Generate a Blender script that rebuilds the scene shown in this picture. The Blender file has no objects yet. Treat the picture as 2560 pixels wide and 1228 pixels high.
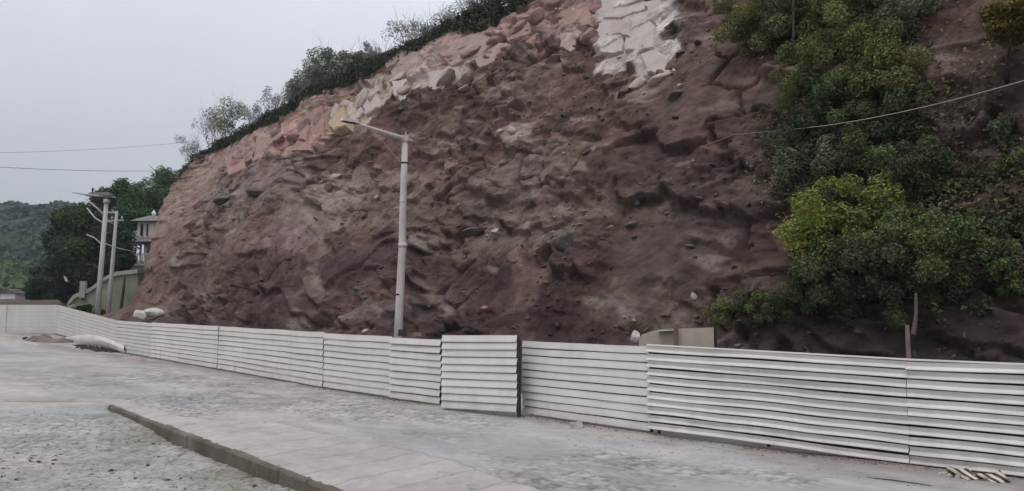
import bpy, math, random
import numpy as np
from mathutils import Vector, Matrix
from mathutils.bvhtree import BVHTree

C = bpy.context.scene.collection
SC = bpy.context.scene
R = math.radians

# ------------------------------------------------------------------ camera
F_PX, W_PX, H_PX = 1850.0, 2560.0, 1228.0
CAM_H, PITCH = 2.8, math.atan(154.0 / 1850.0)
cam_d = bpy.data.cameras.new('camera')
cam = bpy.data.objects.new('camera', cam_d)
C.objects.link(cam)
cam.location = (0, 0, CAM_H)
cam.rotation_euler = (R(90) + PITCH, 0, 0)
cam_d.sensor_width = 36.0
cam_d.lens = 36.0 * F_PX / W_PX
cam_d.clip_end = 4000
SC.camera = cam

# ------------------------------------------------------------------ world, sun, exposure
SUN_EL, SUN_AZ = R(64), R(215)       # azimuth clockwise from +Y
w = bpy.data.worlds.new('World')
SC.world = w
w.use_nodes = True
wn, wl = w.node_tree.nodes, w.node_tree.links
bg = wn['Background']
sky = wn.new('ShaderNodeTexSky')
sky.sky_type = 'NISHITA'
sky.sun_disc = False
sky.sun_elevation = SUN_EL
sky.sun_rotation = SUN_AZ
tc = wn.new('ShaderNodeTexCoord')
sx = wn.new('ShaderNodeSeparateXYZ')
wl.new(tc.outputs['Generated'], sx.inputs[0])
# closed cloud deck: overcast luminance rises from the horizon to the zenith
m1 = wn.new('ShaderNodeMath'); m1.operation = 'MAXIMUM'; m1.inputs[1].default_value = 0.0
wl.new(sx.outputs['Z'], m1.inputs[0])
m2 = wn.new('ShaderNodeMath'); m2.operation = 'MULTIPLY_ADD'
m2.inputs[1].default_value = 8.6; m2.inputs[2].default_value = 4.3
wl.new(m1.outputs[0], m2.inputs[0])
cn = wn.new('ShaderNodeTexNoise'); cn.inputs['Scale'].default_value = 1.7; cn.inputs['Detail'].default_value = 4
wl.new(tc.outputs['Generated'], cn.inputs['Vector'])
m3 = wn.new('ShaderNodeMath'); m3.operation = 'MULTIPLY_ADD'
m3.inputs[1].default_value = 0.55; m3.inputs[2].default_value = 0.765
wl.new(cn.outputs['Fac'], m3.inputs[0])
m4 = wn.new('ShaderNodeMath'); m4.operation = 'MULTIPLY'
wl.new(m2.outputs[0], m4.inputs[0]); wl.new(m3.outputs[0], m4.inputs[1])
cc = wn.new('ShaderNodeVectorMath'); cc.operation = 'SCALE'
cc.inputs[0].default_value = (0.955, 0.995, 1.10)
wl.new(m4.outputs[0], cc.inputs['Scale'])
mx = wn.new('ShaderNodeMix'); mx.data_type = 'RGBA'; mx.inputs['Factor'].default_value = 0.94
wl.new(sky.outputs[0], mx.inputs['A']); wl.new(cc.outputs[0], mx.inputs['B'])
wl.new(mx.outputs['Result'], bg.inputs['Color'])
bg.inputs['Strength'].default_value = 0.1

sd = bpy.data.lights.new('sun', 'SUN')
sd.energy = 0.9
sd.angle = R(25)
sd.color = (1.0, 0.96, 0.91)
sun = bpy.data.objects.new('sun', sd)
C.objects.link(sun)
sdir = Vector((math.sin(SUN_AZ) * math.cos(SUN_EL), math.cos(SUN_AZ) * math.cos(SUN_EL), math.sin(SUN_EL)))
sun.rotation_euler = sdir.to_track_quat('Z', 'Y').to_euler()

SC.view_settings.view_transform = 'Standard'
SC.view_settings.look = 'None'
SC.view_settings.exposure = 0.0
SC.view_settings.gamma = 1.0
SC.view_settings.use_curve_mapping = False

# ------------------------------------------------------------------ helpers
CP, SP = math.cos(PITCH), math.sin(PITCH)
Q2 = math.sqrt(0.5)
CAMV = Vector((0, 0, CAM_H))

def ray(px, py):
    u, v = (px - 1280) / F_PX, (614 - py) / F_PX
    return Vector((u, CP - v * SP, SP + v * CP))

def P(px, py, Y):                       # a point at forward distance Y
    d = ray(px, py)
    return CAMV + d * (Y / d.y)

def G(px, py, z=0.0):                   # a point on level ground
    d = ray(px, py)
    return CAMV + d * ((z - CAM_H) / d.z)

def sn(X, Y):                           # along-road, into-hill coordinates
    return (Y - X) * Q2, (X + Y) * Q2

def xy(s, n):
    return (n - s) * Q2, (n + s) * Q2

def sstep(a, b, x):
    t = np.clip((x - a) / (b - a), 0, 1)
    return t * t * (3 - 2 * t)

def _hash(ix, iy, iz, k=0):
    h = (ix.astype(np.int64) * 374761393 + iy.astype(np.int64) * 668265263 + iz.astype(np.int64) * 2147483647 + k * 974634777) & 0xFFFFFFFF
    h = ((h ^ (h >> 13)) * 1274126177) & 0xFFFFFFFF
    h = ((h ^ (h >> 16)) * 2246822519) & 0xFFFFFFFF
    h = h ^ (h >> 15)
    return h.astype(np.float64) / 4294967295.0

def vnoise(x, y, z, k=0):               # value noise, -1..1
    x, y, z = np.broadcast_arrays(np.asarray(x, float), np.asarray(y, float), np.asarray(z, float))
    fx, fy, fz = np.floor(x), np.floor(y), np.floor(z)
    tx, ty, tz = x - fx, y - fy, z - fz
    tx = tx ** 3 * (tx * (tx * 6 - 15) + 10); ty = ty ** 3 * (ty * (ty * 6 - 15) + 10); tz = tz ** 3 * (tz * (tz * 6 - 15) + 10)
    r = 0
    for dx in (0, 1):
        for dy in (0, 1):
            for dz in (0, 1):
                wt = (tx if dx else 1 - tx) * (ty if dy else 1 - ty) * (tz if dz else 1 - tz)
                r = r + wt * _hash(fx + dx, fy + dy, fz + dz, k)
    return r * 2 - 1

def fbm(x, y, z, o=4, k=0, gain=0.5):
    r, a, f = 0, 1.0, 1.0
    for i in range(o):
        r = r + a * vnoise(x * f + 17.3 * i, y * f - 9.1 * i, z * f + 4.7 * i, k + i)
        a *= gain; f *= 2.03
    return r

def worley(x, y, z, k=0):               # F1, F2 and per-cell random numbers
    fx, fy, fz = np.floor(x), np.floor(y), np.floor(z)
    d1 = np.full(x.shape, 9.0); d2 = d1.copy()
    best = [np.zeros(x.shape) for _ in range(3)]
    off = [np.zeros(x.shape) for _ in range(3)]
    for dx in (-1, 0, 1):
        for dy in (-1, 0, 1):
            for dz in (-1, 0, 1):
                cx, cy, cz = fx + dx, fy + dy, fz + dz
                ox = cx + _hash(cx, cy, cz, k) - x
                oy = cy + _hash(cx, cy, cz, k + 1) - y
                oz = cz + _hash(cx, cy, cz, k + 2) - z
                d = ox * ox + oy * oy + oz * oz
                m = d < d1
                d2 = np.where(m, d1, np.minimum(d2, d))
                d1 = np.where(m, d, d1)
                for i in range(3):
                    best[i] = np.where(m, _hash(cx, cy, cz, k + 5 + i), best[i])
                for i, o_ in enumerate((ox, oy, oz)):
                    off[i] = np.where(m, o_, off[i])
    return np.sqrt(d1), np.sqrt(d2), best, off

def big_mesh(name, V, Fa, mat=None, col=None, smooth=True, attr='tint'):
    V = np.asarray(V, np.float32); Fa = np.asarray(Fa, np.int32)
    me = bpy.data.meshes.new(name)
    k = Fa.shape[1]
    me.vertices.add(len(V)); me.vertices.foreach_set('co', V.ravel())
    me.loops.add(Fa.size); me.loops.foreach_set('vertex_index', Fa.ravel())
    me.polygons.add(len(Fa)); me.polygons.foreach_set('loop_start', np.arange(0, Fa.size, k, dtype=np.int32))
    me.update(calc_edges=True)
    me.polygons.foreach_set('use_smooth', np.full(len(Fa), smooth))
    if col is not None:
        a = me.attributes.new(attr, 'FLOAT_COLOR', 'POINT')
        c4 = np.ones((len(V), 4), np.float32); c4[:, :3] = col
        a.data.foreach_set('color', c4.ravel())
    if mat: me.materials.append(mat)
    return me

def grid_faces(nr, nc):
    i = np.arange(nr - 1)[:, None] * nc + np.arange(nc - 1)[None, :]
    return np.stack([i, i + 1, i + nc + 1, i + nc], -1).reshape(-1, 4)

class MB:
    """collects plain pieces, then links them as one mesh object"""
    def __init__(self): self.v = []; self.f = []
    def add(self, vs, fs):
        o = len(self.v); self.v += [tuple(v) for v in vs]; self.f += [tuple(i + o for i in f) for f in fs]
    def box(self, c, d, rz=0.0, taper=1.0, rot=None):
        m = rot if rot is not None else Matrix.Rotation(rz, 3, 'Z')
        vs = []
        for z in (-1, 1):
            t = taper if z > 0 else 1
            for x, y in ((-1, -1), (1, -1), (1, 1), (-1, 1)):
                vs.append(Vector(c) + m @ Vector((x * d[0] / 2 * t, y * d[1] / 2 * t, z * d[2] / 2)))
        self.add(vs, [(3, 2, 1, 0), (4, 5, 6, 7), (0, 1, 5, 4), (1, 2, 6, 5), (2, 3, 7, 6), (3, 0, 4, 7)])
    def tube(self, pts, rad, sides=8, cap=True):
        pts = [Vector(p) for p in pts]
        if not hasattr(rad, '__len__'): rad = [rad] * len(pts)
        vs = []; fs = []
        for i, p in enumerate(pts):
            t = (pts[min(i + 1, len(pts) - 1)] - pts[max(i - 1, 0)]).normalized()
            a = t.cross(Vector((0, 0, 1)))
            if a.length < 0.05: a = t.cross(Vector((0, 1, 0)))
            a.normalize(); b = t.cross(a)
            for k in range(sides):
                g = 2 * math.pi * k / sides
                vs.append(p + (a * math.cos(g) + b * math.sin(g)) * rad[i])
        for i in range(len(pts) - 1):
            for k in range(sides):
                k2 = (k + 1) % sides
                fs.append((i * sides + k, i * sides + k2, (i + 1) * sides + k2, (i + 1) * sides + k))
        if cap:
            fs.append(tuple(range(sides))[::-1]); fs.append(tuple((len(pts) - 1) * sides + k for k in range(sides)))
        self.add(vs, fs)
    def prism(self, poly, dvec):
        n = len(poly); a = [Vector(p) for p in poly]; b = [p + Vector(dvec) for p in a]
        self.add(a + b, [tuple(range(n))[::-1], tuple(range(n, 2 * n))] + [(i, (i + 1) % n, n + (i + 1) % n, n + i) for i in range(n)])
    def build(self, name, mat, parent=None, smooth=False, origin=None):
        me = bpy.data.meshes.new(name)
        o0 = Vector(origin) if origin is not None else Vector((0, 0, 0))
        me.from_pydata([tuple(Vector(v) - o0) for v in self.v], [], self.f)
        me.materials.append(mat)
        if smooth:
            for p in me.polygons: p.use_smooth = True
        ob = bpy.data.objects.new(name, me); C.objects.link(ob)
        ob.location = o0
        if parent is not None: adopt(ob, parent)
        return ob

def adopt(ob, parent):
    # parents here carry a location only, so children keep world places by subtracting it
    p = parent; off = Vector((0, 0, 0))
    while p is not None:
        off += Vector(p.location); p = p.parent
    ob.parent = parent
    ob.location = Vector(ob.location) - off

def tag(o, label=None, cat=None, group=None, kind=None):
    if label: o['label'] = label
    if cat: o['category'] = cat
    if group: o['group'] = group
    if kind: o['kind'] = kind
    return o

def empty(name, loc):
    o = bpy.data.objects.new(name, None); C.objects.link(o); o.location = loc
    o.empty_display_size = 0.2
    return o

def link(name, me, parent=None, loc=(0, 0, 0)):
    o = bpy.data.objects.new(name, me); C.objects.link(o); o.location = loc
    if parent is not None: adopt(o, parent)
    return o

# ------------------------------------------------------------------ materials
def mat(name, col, rough=0.8, var=0.25, scale=3.0, bump=0.3, bscale=40.0, attr=None, col2=None, spec=0.3, streak=None, metallic=0.0, bdist=0.02, attr_noise=0.3):
    m = bpy.data.materials.new(name); m.use_nodes = True
    n, l = m.node_tree.nodes, m.node_tree.links
    b = n['Principled BSDF']
    b.inputs['Roughness'].default_value = rough
    b.inputs['Specular IOR Level'].default_value = spec
    b.inputs['Metallic'].default_value = metallic
    t = n.new('ShaderNodeTexCoord')
    vec = t.outputs['Object']
    if streak:
        mp = n.new('ShaderNodeMapping'); mp.inputs['Scale'].default_value = streak
        l.new(vec, mp.inputs[0]); vec = mp.outputs[0]
    nz = n.new('ShaderNodeTexNoise'); nz.inputs['Scale'].default_value = scale; nz.inputs['Detail'].default_value = 8; nz.inputs['Roughness'].default_value = 0.62
    l.new(vec, nz.inputs['Vector'])
    rm = n.new('ShaderNodeMapRange'); rm.inputs[1].default_value = 0.3; rm.inputs[2].default_value = 0.7
    l.new(nz.outputs['Fac'], rm.inputs[0])
    if attr:
        at = n.new('ShaderNodeAttribute'); at.attribute_name = attr
        rm.inputs[3].default_value = 1 - attr_noise; rm.inputs[4].default_value = 1 + attr_noise
        mu = n.new('ShaderNodeVectorMath'); mu.operation = 'SCALE'
        l.new(at.outputs['Color'], mu.inputs[0]); l.new(rm.outputs[0], mu.inputs['Scale'])
        l.new(mu.outputs[0], b.inputs['Base Color'])
    else:
        mi = n.new('ShaderNodeMix'); mi.data_type = 'RGBA'
        c2 = col2 if col2 else tuple(c * (1 - var) for c in col)
        mi.inputs['A'].default_value = (*c2, 1); mi.inputs['B'].default_value = (*col, 1)
        l.new(rm.outputs[0], mi.inputs['Factor']); l.new(mi.outputs['Result'], b.inputs['Base Color'])
    if bump:
        n2 = n.new('ShaderNodeTexNoise'); n2.inputs['Scale'].default_value = bscale; n2.inputs['Detail'].default_value = 6
        l.new(t.outputs['Object'], n2.inputs['Vector'])
        bp = n.new('ShaderNodeBump'); bp.inputs['Strength'].default_value = bump; bp.inputs['Distance'].default_value = bdist
        l.new(n2.outputs['Fac'], bp.inputs['Height']); l.new(bp.outputs[0], b.inputs['Normal'])
    return m

def leaf_mat(name, rough=0.55, trans=0.25):
    m = bpy.data.materials.new(name); m.use_nodes = True
    n, l = m.node_tree.nodes, m.node_tree.links
    b = n['Principled BSDF']; out = n['Material Output']
    at = n.new('ShaderNodeAttribute'); at.attribute_name = 'tint'
    l.new(at.outputs['Color'], b.inputs['Base Color'])
    b.inputs['Roughness'].default_value = rough; b.inputs['Specular IOR Level'].default_value = 0.25
    tr = n.new('ShaderNodeBsdfTranslucent'); l.new(at.outputs['Color'], tr.inputs['Color'])
    ms = n.new('ShaderNodeMixShader'); ms.inputs[0].default_value = trans
    l.new(b.outputs[0], ms.inputs[1]); l.new(tr.outputs[0], ms.inputs[2]); l.new(ms.outputs[0], out.inputs['Surface'])
    return m

M = dict(
    cliff=mat('cliff_soil', (.1, .1, .1), .95, attr='tint', scale=1.6, bump=1.0, bscale=5.0, bdist=0.10, attr_noise=0.40, spec=.15),
    road=mat('dusty_concrete', (.4, .4, .4), .92, attr='tint', attr_noise=.09, scale=3.5, bump=.8, bscale=5, bdist=.05, spec=.2),
    lower=mat('gravelly_concrete', (.4, .4, .4), .95, attr='tint', attr_noise=.16, scale=5, bump=1.0, bscale=14, bdist=.04, spec=.2),
    patch=mat('pale_concrete', (.4, .4, .4), .92, attr='tint', attr_noise=.10, scale=4, bump=.7, bscale=9, bdist=.03, spec=.2),
    kerb=mat('stained_concrete', (.21, .185, .15), .95, col2=(.055, .045, .032), scale=1.1, bump=.8, bscale=14, bdist=.03, spec=.15, streak=(.7, .7, .4)),
    terrain=mat('terrain_soil', (.1, .1, .1), .95, attr='tint', scale=.15, bump=.6, bscale=2, spec=.1),
    sheet=mat('white_painted_steel', (.72, .70, .645), .42, col2=(.60, .575, .53), scale=1.2, bump=.05, bscale=3, spec=.4, streak=(1, 1, .35)),
    sheet_w=mat('warm_white_painted_steel', (.70, .67, .60), .45, col2=(.58, .55, .495), scale=1.1, bump=.05, bscale=3, spec=.4, streak=(1, 1, .35)),
    sheet_d=mat('dusty_white_painted_steel', (.62, .59, .555), .55, col2=(.53, .50, .47), scale=1.1, bump=.05, bscale=3, spec=.3, streak=(1, 1, .35)),
    backing=mat('dark_backing', (.06, .05, .042), .9, col2=(.035, .03, .026), scale=5, bump=.3),  # dark tone stands in for the shade seen through the slat gaps
    pole=mat('galvanised_lamp_pole', (.66, .58, .54), .75, col2=(.44, .38, .355), scale=1.4, bump=.1, bscale=20, streak=(3, 3, .5)),
    upole=mat('concrete_utility_pole', (.52, .50, .45), .8, col2=(.38, .37, .33), scale=1.3, bump=.2, bscale=20, streak=(3, 3, .5)),
    dark=mat('dark_metal', (.03, .03, .032), .6, var=.3),
    bark=mat('bark', (.09, .07, .055), .95, var=.5, scale=8, bump=.8, bscale=25),
    twig=mat('grey_twig', (.10, .095, .095), .95, var=.4, scale=8),
    leaf=leaf_mat('leaf'),
    rock_grey=mat('grey_brown_rock', (.17, .145, .13), .95, col2=(.09, .072, .07), scale=1.5, bump=.9, bscale=7, bdist=.06, spec=.15),
    rock_pink=mat('pink_rock', (.36, .24, .205), .95, col2=(.22, .14, .125), scale=1.3, bump=.9, bscale=6, bdist=.06, spec=.15),
    rock_cream=mat('cream_rock', (.50, .425, .36), .95, col2=(.36, .29, .25), scale=1.2, bump=.7, bscale=6, bdist=.05, spec=.15),
    rock_dark=mat('dark_mauve_rock', (.085, .062, .062), .95, col2=(.045, .033, .034), scale=1.6, bump=.9, bscale=7, bdist=.06, spec=.15),
    white=mat('white_stone', (.66, .60, .56), .85, col2=(.45, .40, .38), scale=2, bump=.5, bscale=10),
    wall=mat('white_render', (.74, .71, .66), .85, col2=(.62, .59, .55), scale=1, bump=.1),
    roof=mat('grey_roof', (.20, .185, .175), .85, col2=(.13, .12, .115), scale=2, bump=.3, bscale=12),
    glass=mat('dark_window_glass', (.04, .035, .035), .2, var=.2, spec=.6, bump=0),
    moss=mat('mossy_render', (.29, .285, .23), .95, col2=(.17, .19, .10), scale=.6, bump=.4, bscale=8),
    coping=mat('grey_coping', (.40, .39, .35), .9, col2=(.28, .29, .24), scale=1.2, bump=.3),
    board=mat('beige_board', (.50, .42, .34), .85, col2=(.40, .33, .265), scale=1.6, bump=.2),
    wood=mat('weathered_stake', (.24, .17, .145), .9, col2=(.14, .10, .085), scale=3, bump=.4, streak=(6, 6, 1)),
    cable=mat('pale_cable', (.42, .37, .35), .7, var=.2),
    wire=mat('overhead_wire', (.09, .095, .11), .7, var=.2),
    dirt=mat('brown_dirt', (.26, .205, .18), .95, col2=(.085, .062, .052), scale=1.3, bump=.9, bscale=8, bdist=.05),
    plastic=mat('white_sheeting', (.66, .60, .55), .55, col2=(.52, .46, .43), scale=.9, bump=.2, bscale=4),
    litter=mat('dark_litter', (.045, .04, .035), .95, var=.4),
    pebble=mat('grey_pebble', (.30, .285, .27), .95, col2=(.12, .11, .105), scale=.8, bump=.3),
)
# striped tape
ms = bpy.data.materials.new('striped_tape'); ms.use_nodes = True
n_, l_ = ms.node_tree.nodes, ms.node_tree.links
t_ = n_.new('ShaderNodeTexCoord'); wv = n_.new('ShaderNodeTexWave'); wv.wave_type = 'BANDS'; wv.bands_direction = 'X'
mp_ = n_.new('ShaderNodeMapping'); mp_.inputs['Rotation'].default_value = (0, R(50), 0); mp_.inputs['Scale'].default_value = (3.4, 0, 3.4)
l_.new(t_.outputs['Object'], mp_.inputs[0]); l_.new(mp_.outputs[0], wv.inputs['Vector'])
cr = n_.new('ShaderNodeValToRGB'); cr.color_ramp.interpolation = 'CONSTANT'
cr.color_ramp.elements[0].color = (.03, .026, .02, 1); cr.color_ramp.elements[1].color = (.60, .53, .42, 1); cr.color_ramp.elements[1].position = .5
wv.inputs['Scale'].default_value = 1.0
l_.new(wv.outputs['Fac'], cr.inputs[0]); l_.new(cr.outputs[0], n_['Principled BSDF'].inputs['Base Color'])
n_['Principled BSDF'].inputs['Roughness'].default_value = .6
M['tape'] = ms
for k in ('sheet', 'sheet_w', 'sheet_d'):                # mud splash near the foot, run-off and rust stains
    m_ = M[k]; nn, ll = m_.node_tree.nodes, m_.node_tree.links
    b_ = nn['Principled BSDF']; src = b_.inputs['Base Color'].links[0].from_socket
    t2 = nn.new('ShaderNodeTexCoord'); sp_ = nn.new('ShaderNodeSeparateXYZ'); ll.new(t2.outputs['Object'], sp_.inputs[0])
    na = nn.new('ShaderNodeTexNoise'); na.inputs['Scale'].default_value = 2.3; na.inputs['Detail'].default_value = 7
    ma = nn.new('ShaderNodeMapping'); ma.inputs['Scale'].default_value = (1, 1, .5); ll.new(t2.outputs['Object'], ma.inputs[0]); ll.new(ma.outputs[0], na.inputs['Vector'])
    h_ = nn.new('ShaderNodeMapRange'); h_.inputs[1].default_value = .60; h_.inputs[2].default_value = 0.0; h_.inputs[3].default_value = -.12; h_.inputs[4].default_value = .22
    ll.new(sp_.outputs['Z'], h_.inputs[0])
    ad_ = nn.new('ShaderNodeMath'); ad_.operation = 'ADD'; ll.new(na.outputs['Fac'], ad_.inputs[0]); ll.new(h_.outputs[0], ad_.inputs[1])
    r_ = nn.new('ShaderNodeMapRange'); r_.inputs[1].default_value = .50; r_.inputs[2].default_value = .90; r_.inputs[4].default_value = .50; ll.new(ad_.outputs[0], r_.inputs[0])
    x_ = nn.new('ShaderNodeMix'); x_.data_type = 'RGBA'; x_.inputs['B'].default_value = (.36, .32, .28, 1)
    ll.new(r_.outputs[0], x_.inputs['Factor']); ll.new(src, x_.inputs['A']); ll.new(x_.outputs['Result'], b_.inputs['Base Color'])

# ------------------------------------------------------------------ cliff
TOE_N, Z_TOE = 17.6, 0.25
crest_s = np.array([-60, 0, 15, 30.6, 36.5, 46.5, 53.4, 61.7, 71.9, 79.0, 95])
crest_z = np.array([27.0, 25.0, 22.5, 20.4, 20.1, 20.1, 19.7, 18.6, 17.4, 16.4, 15])
def crest(s): return np.interp(s, crest_s, crest_z)
def toe_z(s): return Z_TOE + 1.75 * sstep(40, 58, s)
V_K = np.array([0, .10, .45, .85, 1.0])
N_K = np.array([0, 1.9, 5.4, 10.6, 12.0])
Z_K = np.array([0, .07, .42, .84, 1.0])
def base(s, v):
    n = TOE_N + np.interp(v, V_K, N_K)
    z = toe_z(s) + (crest(s) - toe_z(s)) * np.interp(v, V_K, Z_K)
    return n, z
def s_end(v): return np.interp(v, [0, .07, .2, .45, 1.0], [63.0, 61.2, 61.8, 66.2, 79.5])

NR, NC, NE, NT = 400, 900, 70, 40
u_col = np.linspace(1.6, (30 - 79) / (30 + 79.0), NC)      # even spacing as the road sees it
s_ref = 30 * (1 - u_col) / (1 + u_col)                     # s at full length
v = np.linspace(0, 1, NR)[:, None]
frac = ((s_ref - s_ref[0]) / (s_ref[-1] - s_ref[0]))[None, :]
S = s_ref[0] + frac * (s_end(v) - s_ref[0])
Nn, Z = base(S, v * np.ones_like(S))
# far end turns back into the hill
th = np.linspace(0, 1, NE + 1)[1:][None, :]
S2 = s_end(v) + 7 * np.sin(th * math.pi / 2)
N2 = base(s_end(v), v)[0] + 26 * th ** 1.5
Z2 = base(s_end(v), v)[1] * (1 - .15 * th)
S = np.hstack([S, S2 + 0 * N2]); Nn = np.hstack([Nn, N2]); Z = np.hstack([Z, Z2])
# plateau behind the crest
tt = np.linspace(0, 1, NT + 1)[1:][:, None]
S3 = np.repeat(S[-1:], NT, 0); N3 = Nn[-1:] + 45 * tt ** 1.6; Z3 = Z[-1:] - 3.0 * tt - .25 * np.minimum(tt * 12, 1)
VV = np.vstack([v * np.ones_like(S), 1 + tt * np.ones_like(S3)])
S = np.vstack([S, S3]); Nn = np.vstack([Nn, N3]); Z = np.vstack([Z, Z3])
NRT, NCT = S.shape

# coarse copy of the undisplaced slope, to find places on it
st = 5
bs = np.stack([(Nn - S) * Q2, (Nn + S) * Q2, Z], -1)[::st, ::st]
bvh0 = BVHTree.FromPolygons([Vector(p) for p in bs.reshape(-1, 3)], grid_faces(*bs.shape[:2]).tolist())
def spot(px, py, rx, ry):               # distance field of an oval stain on the slope
    h = bvh0.ray_cast(CAMV, ray(px, py).normalized(), 400)[0]
    if h is None: return None
    s0, n0 = sn(h.x, h.y); uu = (px - 1280) / F_PX
    rs = rx / F_PX * 2 * n0 / (1 + uu) ** 2; rz = ry / F_PX * h.y * 1.15
    return np.sqrt(((S - s0) / rs) ** 2 + ((Z - h.z) / rz) ** 2)
SMOOTH = sstep(-.35, .30, fbm(S / 4.5, (Z - .3 * S) / 2.2, Nn / 5, 3, 140)) * .9
for a in ((1590, 75, 125, 115), (1560, 15, 90, 50), (1640, 150, 70, 50), (905, 250, 60, 50), (1110, 200, 80, 30), (600, 470, 140, 45), (1020, 200, 80, 40), (430, 560, 60, 120), (360, 730, 70, 80), (760, 330, 60, 45), (1180, 720, 160, 60)):
    dd = spot(*a)
    if dd is not None: SMOOTH = np.maximum(SMOOTH, sstep(1.1, .7, dd) * .93)

def disp(S, Nn, Z, V):
    wx = fbm(S / 5, Z / 5, Nn / 5, 3, 40)
    amp = sstep(0, .08, V) * (1 - .85 * sstep(1.0, 1.05, V))
    d = .75 * fbm(S / 9, Z / 8, Nn / 12, 2, 1)
    d += .30 * vnoise(S / 3.1 + .35 * Z / 3 + wx, Z / 14, 0 * S, 7)
    # tilted beds with overhanging lips
    zz = (Z - .16 * S + 1.6 * wx + .7 * vnoise(S / 2.2, Z / 2, Nn / 2, 9)) / 1.6
    fr = zz - np.floor(zz)
    bedmask = sstep(0, .45, vnoise(S / 4.5, Z / 3, Nn / 6, 12))
    d += .34 * bedmask * (sstep(0, .10, fr) * (1 - fr) - .35)
    # broken slabs: each stands out by its own amount, its lower edge most
    wy = .30 * fbm(S / 1.1, Z / 1.1, Nn / 1.1, 3, 41)
    q = (S / 3.6 + .4 * wx + wy, (Z - .25 * S) / 1.5 + .3 * wx + wy, Nn / 3.2)
    f1, f2, rnd, off = worley(*q, 20)
    bm = sstep(-.35, .15, vnoise(S / 7, Z / 6, Nn / 7, 31) + .15)
    rough = 1 - SMOOTH
    d += rough * bm * (.50 * (rnd[0] - .5) + (rnd[1] - .5) * off[0] * .7 + (.15 + .6 * rnd[2]) * off[1]) * sstep(-.02, .10, f2 - f1)
    q = (S / .95 + .5 * wx + wy, (Z - .22 * S) / .50 + wy, Nn / 1.1)
    f1b, f2b, rb, ob = worley(*q, 60)
    bm2 = sstep(-.25, .2, vnoise(S / 4, Z / 3, Nn / 4, 33))
    d += rough * bm2 * (.17 * (rb[0] - .5) + (rb[1] - .5) * ob[0] * .25 + (.03 + .24 * rb[2]) * ob[1]) * sstep(-.02, .12, f2b - f1b)
    d += (.25 + .75 * rough) * .11 * (1 - np.abs(fbm(S / 1.3, Z / .75, Nn / 1.2, 4, 50)))
    d += (.2 + .8 * rough) * .09 * fbm(S / .45, Z / .28, Nn / .45, 3, 55)
    # scraped streaks running down the dip, and thin open cracks
    d += .07 * fbm((S + .9 * Z) / .7, (Z - .5 * S) / 4.0, 0 * S, 3, 150)
    cw = worley((S + .8 * wx) / 2.1, (Z + .6 * wy) / 1.7, Nn / 3, 180)
    ck = sstep(.075, .015, cw[1] - cw[0]) * sstep(.1, .5, vnoise(S / 4, Z / 3, Nn / 4, 185))
    d -= .16 * ck
    return d * amp, (rnd, rb, bm, bm2, wx, bedmask, ck)

SMOOTH = np.vstack([SMOOTH[:1], SMOOTH]); S = np.vstack([S[:1], S]); Nn = np.vstack([Nn[:1] - .6, Nn]); Z = np.vstack([Z[:1] * 0 - .9, Z]); VV = np.vstack([VV[:1], VV]); NRT += 1; NR += 1
D, aux = disp(S, Nn, Z, VV)
dn, dz = .82, .42
Nd = Nn - D * dn
Zd = Z + D * dz * (VV < 1.0)
Zd = Zd + np.where(VV > 1, .25 * fbm(S / 3, Nn / 3, 0 * S, 3, 77), 0)
Sd = S + .18 * vnoise(S / 1.1, Z / 1.1, Nn, 70) * sstep(0, .05, VV)
X_, Y_ = (Nd - Sd) * Q2, (Nd + Sd) * Q2
CV = np.stack([X_, Y_, Zd], -1)

st = 3
cs_ = CV[::st, ::st]
bvh = BVHTree.FromPolygons([Vector(p) for p in cs_.reshape(-1, 3)], grid_faces(*cs_.shape[:2]).tolist())

def on_cliff(px, py, tree=None):
    h = (tree or bvh).ray_cast(CAMV, ray(px, py).normalized(), 400)
    return (h[0], h[1]) if h[0] is not None else (None, None)

# soil colours: beds and stained areas of the cut, plus painted shade at bottom right
rnd, rb, bm, bm2, wx, bed, CK = aux
def col(*c): return np.array(c)
c_grey, c_mauve, c_brown = col(.178, .142, .122), col(.088, .056, .050), col(.132, .091, .076)
n1 = fbm(S / 7, Z / 3.2, Nn / 7, 4, 80)[..., None]
n2 = fbm(S / 3.5, (Z - .18 * S) / 1.3, Nn / 3, 4, 85)[..., None]
n3 = fbm(S / 1.0, Z / .6, Nn / 1, 4, 90)[..., None]
COL = c_brown + (c_grey - c_brown) * sstep(-.35, .5, n1)
COL = COL + (c_mauve - COL) * sstep(.0, .6, n2 + .15) * .75
vz = VV[..., None]
COL = COL + (col(.080, .052, .049) - COL) * sstep(.42, .05, vz + .18 * n1) * .75     # darker and redder towards the toe
cell = ((rnd[1] - .5) * bm)[..., None]
hue = ((rb[2] - .5) * bm2)[..., None]
band = (sstep(.84, .93, vz + .05 * n1) * sstep(12, 34, S)[..., None])
COL = COL + (col(.30, .205, .175) * (1 + .25 * n2) - COL) * band * .85
COL = COL * (1 + .6 * cell) * (1 + .45 * ((rb[1] - .5) * bm2)[..., None]) * (1 + .22 * n3) * (1 + np.concatenate([.10 * hue, .22 * hue, .05 * hue], -1))
smear = sstep(.45, .9, fbm(S / 2.4, (Z - .25 * S) / .55, Nn / 2, 3, 92))[..., None]
COL = COL + (col(.27, .225, .20) - COL) * smear * .6
dk = sstep(.5, .9, fbm(S / 2.0, (Z - .2 * S) / .5, Nn / 2, 3, 97))[..., None]
COL = COL + (col(.038, .028, .027) - COL) * dk * .7
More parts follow.
